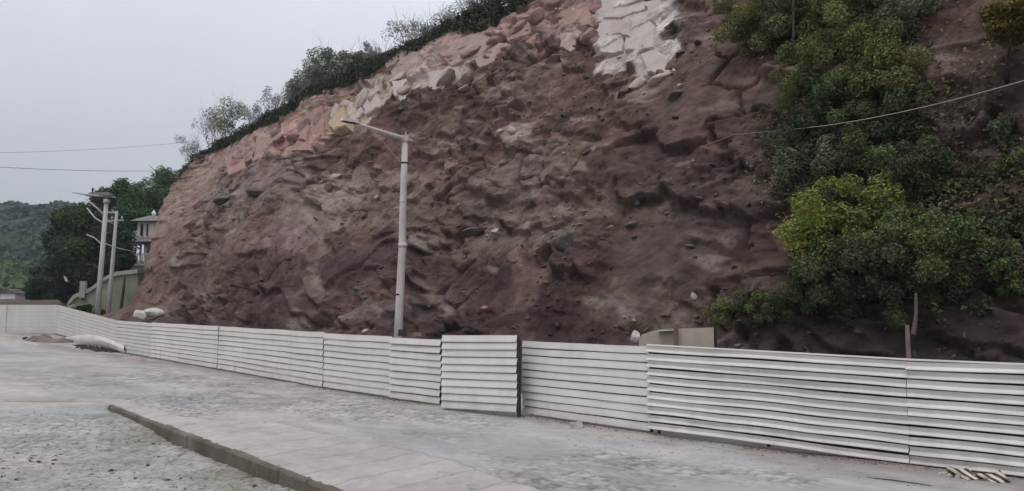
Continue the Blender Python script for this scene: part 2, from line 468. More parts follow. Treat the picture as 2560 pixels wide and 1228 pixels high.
PATCH = [  # px, py, rx, ry, colour, strength, softness
    (1300, 60, 190, 60, (.33, .21, .18), .8, .5), (1120, 150, 160, 50, (.36, .25, .21), .95, .45), (1200, 120, 100, 50, (.38, .25, .22), .7, .5),
    (1020, 200, 80, 45, (.44, .34, .28), .95, .35), (1110, 200, 70, 25, (.46, .38, .33), .9, .3), (1430, 60, 90, 70, (.30, .19, .175), .7, .5),
    (905, 250, 55, 50, (.46, .37, .30), 1, .25), (838, 290, 26, 50, (.45, .345, .235), 1, .3), (760, 330, 70, 55, (.37, .235, .195), .95, .35),
    (690, 365, 50, 45, (.38, .245, .205), .9, .4), (620, 385, 60, 45, (.34, .23, .195), .9, .4), (540, 420, 60, 50, (.29, .21, .18), .8, .5),
    (480, 470, 60, 70, (.27, .19, .15), .8, .5), (430, 540, 50, 80, (.25, .17, .14), .85, .5), (400, 620, 45, 60, (.22, .155, .13), .7, .5),
    (350, 730, 60, 60, (.19, .125, .10), .8, .5),
    (1590, 75, 105, 95, (.52, .455, .42), 1, .18), (1560, 15, 70, 40, (.48, .42, .39), 1, .2), (1640, 150, 60, 40, (.48, .42, .385), 1, .25),
    (1545, 130, 60, 40, (.44, .38, .35), .9, .3), (1420, 100, 35, 32, (.40, .31, .28), .9, .3), (1600, 220, 70, 30, (.27, .21, .175), .7, .5),
    (600, 470, 130, 45, (.215, .165, .155), .8, .4), (800, 520, 85, 50, (.245, .195, .155), .8, .6), (850, 450, 60, 35, (.27, .21, .165), .7, .5), (700, 605, 70, 40, (.23, .165, .15), .8, .4),
    (900, 500, 60, 60, (.18, .145, .11), .6, .6), (600, 640, 60, 120, (.165, .11, .097), .6, .6), (1280, 320, 50, 22, (.30, .24, .20), .8, .4), (1210, 600, 110, 30, (.19, .155, .135), .7, .5),
    (1250, 440, 120, 70, (.20, .165, .155), .6, .6), (1400, 590, 80, 60, (.165, .135, .115), .7, .5), (1340, 700, 30, 80, (.16, .115, .10), .7, .5),
    (870, 650, 100, 40, (.075, .052, .052), .8, .5), (650, 690, 90, 50, (.09, .058, .055), .7, .5), (1500, 640, 120, 60, (.085, .054, .048), .7, .5),
    (1600, 400, 140, 70, (.088, .062, .057), .7, .5), (1650, 640, 110, 70, (.12, .098, .09), .6, .6), (1100, 500, 140, 80, (.145, .118, .098), .6, .6),
    (1730, 250, 130, 120, (.115, .085, .075), .6, .6), (1820, 480, 160, 120, (.085, .063, .060), .6, .6), (2450, 250, 150, 150, (.072, .055, .053), .8, .6), (2250, 830, 420, 80, (.042, .034, .030), .9, .5), (2300, 640, 320, 130, (.055, .045, .038), .7, .6), (1900, 300, 120, 100, (.085, .067, .06), .6, .6),  # bottom right: deep shade under the bushes painted into the soil colour
]
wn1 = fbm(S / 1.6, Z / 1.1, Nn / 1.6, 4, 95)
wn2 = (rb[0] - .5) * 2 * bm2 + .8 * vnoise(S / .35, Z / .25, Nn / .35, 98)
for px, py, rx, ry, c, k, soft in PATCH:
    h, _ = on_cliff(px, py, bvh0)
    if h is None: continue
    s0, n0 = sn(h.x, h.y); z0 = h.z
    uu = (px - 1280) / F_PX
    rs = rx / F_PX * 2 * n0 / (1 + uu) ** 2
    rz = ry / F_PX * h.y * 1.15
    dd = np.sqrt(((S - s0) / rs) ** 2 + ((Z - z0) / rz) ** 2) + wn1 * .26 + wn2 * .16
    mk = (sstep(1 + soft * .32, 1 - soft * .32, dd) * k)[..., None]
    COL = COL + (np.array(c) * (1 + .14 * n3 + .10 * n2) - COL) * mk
turf = sstep(.955, .985, vz + .012 * wn1[..., None])
COL = COL + (col(.035, .040, .026) * (1 + .4 * n3) - COL) * turf
COL = COL * (1 - .55 * CK[..., None])
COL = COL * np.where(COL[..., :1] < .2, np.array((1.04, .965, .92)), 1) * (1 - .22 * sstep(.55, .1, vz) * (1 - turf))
COL = np.clip(COL, .012, .7)
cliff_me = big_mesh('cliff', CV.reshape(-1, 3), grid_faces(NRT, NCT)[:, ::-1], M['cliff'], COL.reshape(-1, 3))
cliff = link('cliff', cliff_me)
tag(cliff, 'steep cut hillside of red-brown broken rock behind the white fence', kind='structure')

# ------------------------------------------------------------------ terrain, road, lower ground
def ground_z(s): return .05 * np.maximum(0, s - 57) * sstep(57, 64, s)
ang = np.linspace(0, 2 * math.pi, 181)
rad = np.concatenate([np.linspace(0, 60, 25), np.geomspace(64, 2200, 150)])
A_, R_ = np.meshgrid(ang, rad)
TX, TY = R_ * np.sin(A_), R_ * np.cos(A_)
ts, tn = sn(TX, TY)
left = sstep(.25, -.15, (TX + .42 * TY) / np.maximum(R_, 1))          # towards the valley on the left
TZ = -.75 + 0 * TX
behind = np.maximum(sstep(62, 70, TY), sstep(18.8, 22, tn))
TZ = TZ + np.where(behind > 0, sstep(48, 62, ts), 0) * behind * (2.2 + 2.2 * sstep(70, 92, TY))
TZ = TZ + left * sstep(95, 190, TY) * 9
ridge = 1 + .10 * fbm(TX / 90, TY / 90, 0 * TX, 3, 5)
TZ = TZ + sstep(200, 430, TY) * 46 * ridge * sstep(.02, -.13, (TX + .47 * TY) / np.maximum(R_, 1)) * (1 - .65 * sstep(500, 1200, R_))
TZ = TZ + .25 * fbm(TX / 6, TY / 6, 0 * TX, 3, 6) * sstep(62, 75, ts)
tcol = np.zeros(TX.shape + (3,)); tcol[:] = (.10, .078, .062)
g1 = fbm(TX / 25, TY / 25, 0 * TX, 4, 8)[..., None]
tcol = tcol + (col(.055, .075, .036) * (1 + .3 * g1) - tcol) * sstep(94, 118, TY)[..., None]
tcol = tcol + (col(.030, .045, .030) * (1 + .4 * g1) - tcol) * sstep(190, 230, TY)[..., None]
ter = link('terrain', big_mesh('terrain', np.stack([TX, TY, TZ], -1).reshape(-1, 3), grid_faces(len(rad), len(ang)), M['terrain'], np.clip(tcol, .01, 1).reshape(-1, 3)))
tag(ter, 'soil and green valley floor rising to a dark wooded hill', kind='structure')

def setts(x, y, k, size=.38):
    wx_ = .10 * vnoise(x / .5, y / .5, 0 * x, k + 9)
    f1, f2, rn, of = worley(x / size + wx_, y / (size * .8) + wx_, 0 * x + .5, k)
    e = sstep(.02, .16, f2 - f1)
    return e * (.020 + .018 * (rn[0] - .5) + .022 * of[0] * (rn[1] - .5) + .022 * of[1] * (rn[2] - .5)), e, rn[1]

# road slab
k0, k1 = G(275, 1010), G(850, 1228)
ks0, kn0 = sn(k0.x, k0.y); ks1, kn1 = sn(k1.x, k1.y)
def kerb_n(s): return kn0 + (s - ks0) * (kn1 - kn0) / (ks1 - ks0)
def kerb_wob(s): return .045 * vnoise(s / 2.3, 0 * s, 0 * s + .3, 3) + .012 * vnoise(s / .35, 0 * s, 0 * s + 4.3, 4)
def road_edge(s):
    a = kerb_n(s) + kerb_wob(s)
    lip_y = 22.2
    b = lip_y / Q2 - s
    return np.where(s < ks0, a, np.maximum(np.minimum(a, b + .25), -60))
rs_ = np.concatenate([np.linspace(-28, 5, 70), np.linspace(5, 30, 520)[1:], np.linspace(30, 46, 90)[1:], np.linspace(46, 110, 110)[1:]])
rt_ = np.linspace(0, 1, 250)
RS = np.repeat(rs_[:, None], len(rt_), 1)
e0 = road_edge(rs_)[:, None]
far_n = 18.6 + 0 * e0
RN = e0 + (far_n - e0) * rt_[None, :] ** 1.0
def road_z(s, n):
    z = ground_z(s)
    z = z + .022 * fbm(s / 4, n / 3, 0 * s, 3, 14) + .010 * fbm(s / .9, n / .7, 0 * s, 3, 15)
    z = z - .03 * sstep(.6, 0, n - road_edge(s)) * (s < ks0)
    return z
RX, RY = xy(RS, RN)
RH, RE, RCL = setts(RS, RN, 200, .26)
R_wear = sstep(-.45, .2, fbm(RS / 4.5, RN / 2.2, 0 * RS, 3, 204) + .25) * sstep(44, 30, RS) * sstep(.9, 1.6, 14.2 - RN + .4 * np.sin(RS))
RZ = road_z(RS, RN) + 1.3 * RH * R_wear
nr_, nc_ = RS.shape
TOPV = np.stack([RX, RY, RZ], -1)
SKV = TOPV[:, :1].copy(); SKV[..., 2] = -.9
road_V = np.concatenate([SKV, TOPV], 1)
_r1 = fbm(RS / 2.6, RN / 1.1, 0 * RS, 4, 160)[..., None]; _r2 = fbm(RS / .8, RN / .45, 0 * RS, 3, 165)[..., None]; _r3 = fbm(RS / 6, RN / 3, 0 * RS, 3, 170)[..., None]
RC = col(.368, .340, .320) * (1 + .13 * _r1 + .10 * _r2) * np.concatenate([1 + .05 * _r3, 1 + 0 * _r3, 1 - .04 * _r3], -1)
_df = sstep(1.5, .2, np.abs(RN - (14.2 + .2 * np.sin(RS / 9))) + .5 * _r2[..., 0])[..., None]
RC = RC + (col(.255, .215, .195) - RC) * _df * .7
_cr = sstep(.80, .95, 1 - np.abs(fbm(RS / 3.4, RN / 1.5, 0 * RS, 3, 175)))[..., None] * sstep(.1, .5, _r3)
RC = RC * (1 - .22 * _cr)
RC = RC * (1 - .55 * (1 - RE[..., None]) * R_wear[..., None]) * (1 + .40 * (RCL[..., None] - .5) * R_wear[..., None])
RC = np.concatenate([RC[:, :1], RC], 1)
rd = link('road', big_mesh('road', road_V.reshape(-1, 3), grid_faces(nr_, nc_ + 1)[:, ::-1], M['road'], np.clip(RC, .05, .8).reshape(-1, 3)))
tag(rd, 'pale dusty concrete road running along the white fence', kind='structure')

lx = np.concatenate([np.linspace(-34, -18, 34), np.linspace(-18, -1, 560)[1:], np.linspace(-1, 6, 16)[1:]]); ly = np.concatenate([np.linspace(3, 9.5, 20), np.linspace(9.5, 22.6, 400)[1:]])
LX, LY = np.meshgrid(lx, ly)
lsn, lnn = sn(LX, LY)
LZ = -.035 - .30 * sstep(0, 7.0, 22.2 - LY)
near = sstep(1.6, .3, kerb_n(lsn) - lnn) * sstep(ks0 + 1.2, ks0 - .8, lsn)
LZ = LZ - .12 * near * sstep(7, 0, 22.2 - LY)
silt = sstep(1.5, .1, kerb_n(lsn) - lnn) * sstep(ks0, ks0 - 2, lsn)
LZ = LZ + .09 * silt * (fbm(lsn / 2.2, lnn / 2, 0 * LX, 2, 21) * .5 + .5)
LZ = LZ + .018 * fbm(LX / 2.2, LY / 1.6, 0 * LX, 3, 22) + .022 * np.abs(fbm(LX / .5, LY / .42, 0 * LX, 3, 23)) * sstep(21, 14, LY)
LH, LE, LCL = setts(LX, LY, 230, .24)
L_wear = (.55 + .45 * sstep(-.3, .3, fbm(LX / 3.5, LY / 2.2, 0 * LX, 3, 234))) * sstep(22, 19, LY)
LZ = LZ + LH * L_wear
_l1 = fbm(LX / 1.6, LY / .7, 0 * LX, 4, 240)[..., None]; _l2 = fbm(LX / 5, LY / 3, 0 * LX, 3, 245)[..., None]
LC = col(.370, .355, .335) * (1 + .16 * _l1) * np.concatenate([1 + .04 * _l2, 1 + 0 * _l2, 1 - .025 * _l2], -1)
LC = LC * (1 - .58 * (1 - LE[..., None]) * L_wear[..., None]) * (1 + .34 * (LCL[..., None] - .5) * L_wear[..., None])
_sl = (near * sstep(.0, .6, .5 + .5 * fbm(LX / 1.5, LY / 1.5, 0 * LX, 3, 250)))[..., None]
LC = LC + (col(.20, .185, .135) - LC) * _sl * .65
lg = link('ground', big_mesh('ground', np.stack([LX, LY, LZ], -1).reshape(-1, 3), grid_faces(len(ly), len(lx)), M['lower'], np.clip(LC, .05, .8).reshape(-1, 3)))
tag(lg, 'rough lower grey ground strewn with bits in the left foreground', kind='structure')

# pale strip laid along the kerb, with a low broken edge
top = [(300, 1012), (380, 1022), (450, 1045), (560, 1052), (640, 1054), (760, 1075), (860, 1100), (960, 1118), (1060, 1140), (1180, 1175), (1330, 1228), (1460, 1280)]
ptsn = [sn(*G(a, b)[:2]) for a, b in top]
ps_ = np.array([p[0] for p in ptsn])[::-1]; pn_ = np.array([p[1] for p in ptsn])[::-1]
qs = np.linspace(ps_[0], ps_[-1], 420)
qt = np.linspace(0, 1, 40)
outer = np.interp(qs, ps_, pn_) + .05 * vnoise(qs / .5, 0 * qs, 0 * qs, 44)
inner = road_edge(qs) + .015
PS = np.repeat(qs[:, None], 40, 1); PN = inner[:, None] + (outer - inner)[:, None] * qt[None, :]
PZ = road_z(PS, PN) + .012 + .030 * sstep(0, .5, PS - PS[0, 0])
_pj = np.maximum(sstep(.965, .992, np.cos(2 * math.pi * (PS + .10 * vnoise(PS, PN, 0 * PS, 47)) / .95)), 0)
_pid = _hash(np.floor((PS + .475) / .95), 0 * PS, 0 * PS, 3)
PC = col(.405, .365, .345) * (1 - .24 * _pj[..., None]) * (1 + .14 * (_pid[..., None] - .5)) * (1 + .10 * fbm(PS / .9, PN / .5, 0 * PS, 4, 51)[..., None])
PC = np.concatenate([PC[:, :1], PC, PC[:, -1:] * .7], 1)
PZ = PZ + .02 * (_pid - .5) - .025 * _pj + .010 * fbm(PS / .7, PN / .4, 0 * PS, 4, 48) - .03 * sstep(.35, .6, vnoise(PS / .9, PN / .5, 0 * PS, 49)) * sstep(.75, 1, qt[None, :])
PX, PY = xy(PS, PN)
PV = np.stack([PX, PY, PZ], -1)
dn_ = PV[:, -1:].copy(); dn_[..., 2] -= .08
di_ = PV[:, :1].copy(); di_[..., 2] -= .03
pv = link('pavement', big_mesh('pavement', np.concatenate([di_, PV, dn_], 1).reshape(-1, 3), grid_faces(420, 42)[:, ::-1], M['patch'], PC.reshape(-1, 3)))
tag(pv, 'smooth pale strip of concrete along the top of the kerb', kind='structure')

# kerb made of separate blocks along the drop
kerb = empty('kerb', (k0.x, k0.y, 0))
tag(kerb, 'stained concrete kerb dropping to the lower ground', 'kerb')
rng = random.Random(5)
s_ = ks0 - .02
i = 0
kerb_marks = []
while s_ > -3:
    L = rng.uniform(1.0, 1.5) if i else .30
    a, b = s_, s_ - L + rng.uniform(.003, .012)
    mb = MB()
    ns = 8
    prof = [(-.10, -.75), (-.088 + rng.uniform(-.008, .008), -.03), (-.06, .008), (.06, .012), (.10, -.05), (.10, -.75)]
    vs = []; fs = []
    for j in range(ns + 1):
        sj = a + (b - a) * j / ns
        nj = float(kerb_n(np.array(sj)) + kerb_wob(np.array(sj)))
        for k, (o, z) in enumerate(prof):
            jit = .008 * float(vnoise(sj * 4, k * 1.7, i * 3.1, 9))
            x, y = xy(sj, nj + o + jit)
            zt = float(road_z(np.array([sj]), np.array([nj + .3]))[0]) * .5
            vs.append((x, y, z + zt + .010 * float(vnoise(sj * 5, k * 2.1, i * 1.1, 10)) * (z > -.5)))
    m = len(prof)
    for j in range(ns):
        for k in range(m - 1):
            fs.append((j * m + k, j * m + k + 1, (j + 1) * m + k + 1, (j + 1) * m + k))
    fs.append(tuple(range(m))); fs.append(tuple(ns * m + k for k in range(m))[::-1])
    mb.add(vs, fs)
    mb.build('kerb_block', M['coping'] if i == 0 else M['kerb'], kerb)
    s_ -= L; i += 1

# ------------------------------------------------------------------ fence of white steel sheets
FP = [(2760, 0), (2560, 1200), (1615, 1083), (1300, 1038), (980, 998), (812, 973), (550, 925), (300, 882)]
fpx, fX, fY, fZ, fH = [], [], [], [], []
for px, py in FP[1:]:
    g = G(px, py); fpx.append(px); fX.append(g.x); fY.append(g.y); fZ.append(.05); fH.append(1.87)
g1_, g2_ = Vector((fX[0], fY[0], 0)), Vector((fX[1], fY[1], 0))
e_ = g1_ + (g1_ - g2_) * .55
fpx.insert(0, 3200); fX.insert(0, e_.x); fY.insert(0, e_.y); fZ.insert(0, .05); fH.insert(0, 1.87)
for px, Yd, zb, hh in ((150, 60, .68, 2.30), (22, 60, .68, 2.30), (-220, 60, .68, 2.30)):
    p = P(px, 768, Yd); fpx.append(px); fX.append(p.x); fY.append(p.y); fZ.append(zb); fH.append(hh)
o_ = np.argsort(fpx); fpx = np.array(fpx)[o_]; fX = np.array(fX)[o_]; fY = np.array(fY)[o_]; fZ = np.array(fZ)[o_]; fH = np.array(fH)[o_]
# positions between known points follow a straight fence, so interpolate the ray against each segment
def fpt(px):
    i = int(np.clip(np.searchsorted(fpx, px) - 1, 0, len(fpx) - 2))
    a, b = np.array([fX[i], fY[i]]), np.array([fX[i + 1], fY[i + 1]])
    u = (px - 1280) / F_PX
    den = (b[0] - a[0]) - u * (b[1] - a[1])
    t = (u * a[1] - a[0]) / den if px < 2600 else (px - fpx[i]) / (fpx[i + 1] - fpx[i])
    p = a + (b - a) * t
    return Vector((p[0], p[1], fZ[i] + (fZ[i + 1] - fZ[i]) * t)), fH[i] + (fH[i + 1] - fH[i]) * t

fence = empty('sheet_fence', (*fpt(1300)[0][:2], 0))
tag(fence, 'long white fence of ribbed steel sheets between road and cliff', 'fence')

def panel(pa, pb, nsl, m, flare, name_i, dz=0.0, dtop=0.0, off=0.0, ends=None, gap=.14, segs=10, wav=.012, cap=False, gray=.52, tuck=.35):
    """pa right pixel, pb left pixel; slats run along the panel"""
    (A, ha), (B, hb) = ends if ends else (fpt(pa), fpt(pb))
    d = (B - A); d.z = 0; L = d.length; d.normalize()
    out = Vector((-d.y, d.x, 0))
    if out.dot(Vector((0, -1, 0)) + Vector((-1, 0, 0)) * .5) < 0: out = -out
    A = A + out * off; B = B + out * off
    rg = random.Random(name_i * 7 + 1)
    # backing with posts
    bk = MB()
    za, zb = A.z + dz, B.z + dz
    ta, tb = A.z + ha + dtop, B.z + hb + dtop
    b0, b1 = A - out * .075, B - out * .075
    bk.prism([(b0.x, b0.y, za + .02), (b1.x, b1.y, zb + .02), (b1.x, b1.y, tb - .04), (b0.x, b0.y, ta - .04)], -out * .02)
    npst = max(2, int(L / 1.8) + 1)
    for k in range(npst):
        q = (b0 - out * .16).lerp(b1 - out * .16, (k + .06) / (npst - .88))
        bk.box((q.x, q.y, (za + ta) / 2 - .1), (.05, .05, ta - za), math.atan2(d.y, d.x))
    pn = bk.build('sheet_panel', M['backing'], fence, origin=(A.x, A.y, za))
    for r in range(nsl):
        sl = MB(); vs = []; fs = []
        gp = gap * rg.uniform(.75, 1.25); fl = flare * rg.uniform(.8, 1.2)
        tl = rg.uniform(-.006, .006)
        prof = [(fl * tuck, .0), (0.0, gray * (1 - gp)), (fl * .9, .80 * (1 - gp)), (fl, .93 * (1 - gp)), (fl * .9, 1 - gp), (fl * .2, 1 - gp + .01)]
        mpr = len(prof)
        la = rg.uniform(-.018, .024) if r else 0.0
        for j in range(segs + 1):
            t = j / segs
            tt_ = -la / L + t * (1 + la / L)
            p = A.lerp(B, tt_)
            zb_ = za + (zb - za) * t; zt_ = ta + (tb - ta) * t
            hh = (zt_ - zb_) / nsl
            wv_ = wav * float(vnoise(p.x * .55 + 3, p.y * .55, r * .35 + name_i * 2.3, 17)) + wav * .6 * float(vnoise(p.x * 1.7, p.y * 1.7, r * .9 + name_i, 18))
            wz = wav * .7 * float(vnoise(p.x * .8, p.y * .8, r * .5 + name_i * 4, 19)) + tl * (t - .5) * 2
            z0 = zt_ - r * hh
            for (o, fz) in prof:
                q = p + out * (o + wv_)
                vs.append((q.x, q.y, z0 - fz * hh + wz))
        for j in range(segs):
            for k in range(mpr - 1):
                fs.append((j * mpr + k, j * mpr + k + 1, (j + 1) * mpr + k + 1, (j + 1) * mpr + k))
        sl.add(vs, fs)
        sl.build('slat', m, pn, origin=(A.x, A.y, za))
    if cap:
        cp = MB()
        cp.prism([A + Vector((0, 0, ta - A.z + .004)) + out * .035, A + Vector((0, 0, ta - A.z + .004)) - out * .08, A + Vector((0, 0, ta - A.z + .03)) - out * .08, A + Vector((0, 0, ta - A.z + .03)) + out * .03], B - A + Vector((0, 0, tb - ta - B.z + A.z)))
        cp.build('top_rail', m, pn)
    return pn

panel(3200, 2255, 11, M['sheet'], .060, 1, off=-.012, wav=.026, segs=18, dz=-.035, dtop=-.072, cap=True, gap=.17)
pA, hA = fpt(2255); pB, hB = fpt(1615)
panel(2255, 1615, 11, M['sheet'], .062, 2, ends=((pA + Vector((0, 0, -.025)), hA - .045), (pB + Vector((0, 0, .03)), hB - .01)), wav=.022, segs=18, cap=True, gap=.17)
panel(1615, 1302, 10, M['sheet'], .022, 3, off=-.06, gap=.10, wav=.018, dz=-.02, gray=.12, tuck=0)
gA = Vector((*P(1294, 700, 19.0)[:2], .0)); gB = Vector((*P(1108, 700, 20.5)[:2], .0))
gpn = panel(0, 0, 10, M['sheet'], .035, 4, ends=((gA + Vector((0, 0, .14)), 1.95), (gB + Vector((0, 0, .05)), 1.98)), off=.02, gap=.08, wav=.006, gray=.12, tuck=0)
gpn['label'] = 'taller gate-like panel standing square to the camera'
gd = (gB - gA).normalized(); gout = Vector((-gd.y, gd.x, 0)); gout = gout if gout.y < 0 else -gout
mb = MB(); mb.box(gA + gd * -.035 - gout * .02 + Vector((0, 0, 1.0)), (.03, .12, 1.92), math.atan2(gd.y, gd.x)); mb.build('frame_post', M['backing'], gpn)
mb = MB(); mb.box(gB + gd * .03 - gout * .06 + Vector((0, 0, 1.0)), (.03, .10, 1.9), math.atan2(gd.y, gd.x)); mb.build('frame_post', M['backing'], gpn)
panel(1106, 980, 9, M['sheet_w'], .040, 5, off=.03, gap=.09, wav=.022, dtop=-.05, dz=-.02, gray=.12, tuck=0)
panel(980, 812, 9, M['sheet_w'], .030, 6, off=-.02, gap=.08, wav=.018, dtop=-.02, gray=.12, tuck=0)
panel(812, 552, 9, M['sheet_w'], .030, 7, gap=.08, wav=.022, dtop=.02, gray=.12, tuck=0)
panel(552, 386, 9, M['sheet_w'], .028, 8, off=.02, gap=.08, wav=.02, dtop=.03, gray=.12, tuck=0)
panel(386, 300, 9, M['sheet_d'], .025, 9, gap=.06, gray=.12, tuck=0)
panel(300, 150, 9, M['sheet_d'], .012, 10, gap=.01, wav=.012)
panel(150, 22, 8, M['sheet_d'], .004, 11, gap=.001, wav=.004)
panel(22, -220, 8, M['sheet_d'], .004, 12, off=.03, gap=.001, wav=.004)
#DETAILS#
# ------------------------------------------------------------------ rocks in the cliff and loose stones
import bmesh
def rock_mesh(name, seed, sub=3, cuts=9, squash=(1, 1, 1), m=None):
    bm_ = bmesh.new(); bmesh.ops.create_icosphere(bm_, subdivisions=sub, radius=1.0)
    V = np.array([v.co[:] for v in bm_.verts]); Fa = np.array([[v.index for v in f.verts] for f in bm_.faces]); bm_.free()
    rg = np.random.default_rng(seed)
    for _ in range(cuts):
        nrm = rg.normal(size=3); nrm /= np.linalg.norm(nrm); d = rg.uniform(.5, .85)
        h = V @ nrm - d
        V = V - np.where(h > 0, h, 0)[:, None] * nrm * .96
    r = fbm(V[:, 0] * 1.8 + seed, V[:, 1] * 1.8, V[:, 2] * 1.8, 3, 3)
    V = V * (1 + .09 * r)[:, None] * np.array(squash)
    return big_mesh(name, V, Fa, m, smooth=False)

RK = {}
for key in ('rock_grey', 'rock_pink', 'rock_cream', 'rock_dark'):
    RK[key] = [rock_mesh('rock', 10 * i + hash(len(key)) % 7 + len(key), 3 if i < 2 else 2, 8 + i, ((1, .8, .7), (1, .9, .55), (.9, 1, .8), (1, .7, .9))[i % 4], M[key]) for i in range(4)]

KEYC = {'rock_grey': (.15, .125, .11), 'rock_pink': (.31, .20, .17), 'rock_cream': (.46, .38, .32), 'rock_dark': (.075, .055, .053)}
_flat = CV[::4, ::4].reshape(-1, 3); _fcol = COL[::4, ::4].reshape(-1, 3)
def put_rock(px, py, size, key, rg, sink=.25, stretch=(1, 1, 1), tilt=None):
    p, nrm = on_cliff(px, py)
    if p is None: return None
    if key is None:
        c = _fcol[np.argmin(((_flat - np.array(p)) ** 2).sum(1))] * rg.uniform(.8, 1.35)
        c = np.maximum(c, (.11, .09, .08)) if min(c) < .06 else c
        key = min(KEYC, key=lambda k: sum((math.log(a) - math.log(b)) ** 2 for a, b in zip(KEYC[k], c)))
    o = link('rock', rg.choice(RK[key]))
    o.rotation_euler = tilt if tilt else (rg.uniform(-.5, .5), rg.uniform(-.5, .5), rg.uniform(0, 6.28))
    o.scale = (size * stretch[0], size * stretch[1], size * stretch[2])
    d = (CAMV - p); d.z = 0; d.normalize()
    o.location = p - d * size * sink
    o.parent = cliff
    return o

rg = random.Random(11)
# blocks one can point at in the photograph
for px, py, r, key, st in [
    (838, 290, 26, 'rock_cream', (.8, .8, 1.5)), (905, 255, 40, 'rock_cream', (1, .8, 1.1)), (940, 240, 24, 'rock_cream', (1, .9, 1.2)), (868, 262, 24, 'rock_cream', (1, .8, 1)),
    (1000, 200, 36, 'rock_cream', (1.2, .8, .8)), (1010, 225, 26, 'rock_cream', (1.1, .9, .9)), (1110, 205, 40, 'rock_cream', (1.6, .8, .6)), (1160, 225, 24, 'rock_cream', (1.5, .9, .6)),
    (1420, 105, 26, 'rock_cream', (1, .9, 1)), (1300, 70, 36, 'rock_pink', (1.2, .9, 1)), (1240, 110, 32, 'rock_pink', (1.3, .8, .8)), (1340, 40, 30, 'rock_pink', (1, .9, 1.2)), (1180, 130, 30, 'rock_pink', (1.4, .9, .7)),
    (760, 320, 30, 'rock_pink', (1, .8, 1.1)), (700, 355, 26, 'rock_pink', (1, .8, 1)), (735, 345, 26, 'rock_pink', (1.2, .8, .9)), (650, 385, 24, 'rock_pink', (1, .8, 1)), (795, 300, 24, 'rock_pink', (.8, .8, 1.2)),
    (1240, 580, 17, 'rock_cream', (1, .9, 1)), (1410, 605, 36, 'rock_grey', (1, .9, .9)), (1180, 585, 34, 'rock_grey', (1.9, .8, .45)), (1370, 600, 26, 'rock_grey', (.8, .9, 1.2)),
    (1280, 325, 17, 'rock_cream', (.8, .9, 1.2)), (1250, 328, 11, 'rock_cream', (1, .9, 1)), (1700, 213, 9, 'rock_cream', (1, 1, 1)), (1650, 195, 26, 'rock_cream', (1.4, .9, .7)), (1590, 215, 28, 'rock_cream', (1.2, .9, .8)), (1560, 235, 24, 'rock_grey', (.9, .9, 1.2)),
    (1690, 240, 24, 'rock_grey', (1, .9, 1)), (940, 494, 9, 'rock_cream', (1, 1, 1)), (840, 440, 18, 'rock_cream', (1.3, .9, .7)), (820, 470, 17, 'rock_grey', (1.3, .9, .9)), (895, 725, 14, 'rock_grey', (1.3, .9, 1)), (910, 745, 12, 'rock_grey', (1, .9, 1)),
    (1735, 740, 11, 'rock_cream', (.8, .8, 1.6)), (1580, 560, 22, 'rock_grey', (1.3, .9, .7)), (1525, 570, 14, 'rock_pink', (1, .9, .8)), (1210, 775, 15, 'rock_pink', (.9, .9, 1.3)), (915, 830, 12, 'rock_cream', (1, 1, .9)),
    (560, 500, 26, 'rock_grey', (1.8, .8, .7)), (640, 480, 26, 'rock_grey', (2.0, .8, .7)), (500, 510, 26, 'rock_pink', (1, .8, 1)), (1470, 90, 30, 'rock_pink', (1, .9, 1.1)), (1390, 150, 26, 'rock_pink', (1.3, .9, .7))]:
    Yd = on_cliff(px, py)[0]
    if Yd is None: continue
    put_rock(px, py, r / F_PX * Yd.y, key, rg, .0, st, (rg.uniform(-.25, .25), rg.uniform(-.35, .1), R(-45) + rg.uniform(-.4, .4)))
SLABS = [
    ('cream', [(1500, -2), (1610, -8), (1615, 25), (1572, 40), (1508, 46)]), ('cream', [(1486, 75), (1506, 50), (1572, 44), (1575, 90), (1545, 85), (1520, 95), (1490, 112)]),
    ('cream', [(1577, 43), (1613, 28), (1642, 70), (1638, 122), (1600, 130), (1562, 128), (1564, 95)]), ('cream', [(1490, 116), (1522, 99), (1547, 90), (1560, 95), (1558, 130), (1530, 136), (1503, 132)]),
    ('cream', [(1600, 135), (1640, 126), (1690, 150), (1702, 180), (1660, 187), (1618, 182)]), ('cream', [(1612, 5), (1648, -5), (1665, 40), (1645, 66), (1620, 28)]),
    ('ochre', [(815, 260), (861, 258), (863, 313), (834, 326), (813, 309)]), ('cream', [(864, 256), (903, 258), (909, 281), (888, 299), (865, 292)]), ('cream', [(890, 222), (941, 220), (949, 268), (913, 289), (908, 262), (889, 248)]),
    ('cream', [(978, 203), (1035, 197), (1033, 244), (1002, 256), (982, 228)]), ('pale', [(956, 152), (1010, 126), (1062, 132), (1037, 190), (984, 196)]), ('cream', [(1066, 182), (1140, 170), (1168, 205), (1130, 228), (1072, 222)]),
    ('pink', [(762, 281), (807, 262), (812, 309), (811, 354), (774, 334)]), ('pink', [(701, 309), (758, 287), (772, 321), (764, 352), (742, 352), (703, 338)]), ('pink', [(640, 342), (693, 346), (701, 366), (697, 388), (632, 412)]),
    ('pink', [(706, 356), (770, 354), (776, 376), (712, 384)]), ('pale', [(1088, 122), (1180, 84), (1246, 95), (1200, 142), (1128, 166)]), ('pink', [(1256, 62), (1336, 28), (1380, 58), (1330, 112), (1266, 106)]), ('pale', [(1400, 84), (1450, 74), (1462, 116), (1428, 132), (1398, 118)]),
    ('pink', [(560, 392), (628, 362), (634, 408), (570, 440)]), ('pink', [(1390, 30), (1470, 18), (1478, 64), (1404, 72)]), ('pale', [(1186, 148), (1250, 106), (1300, 118), (1262, 152), (1200, 172)])]
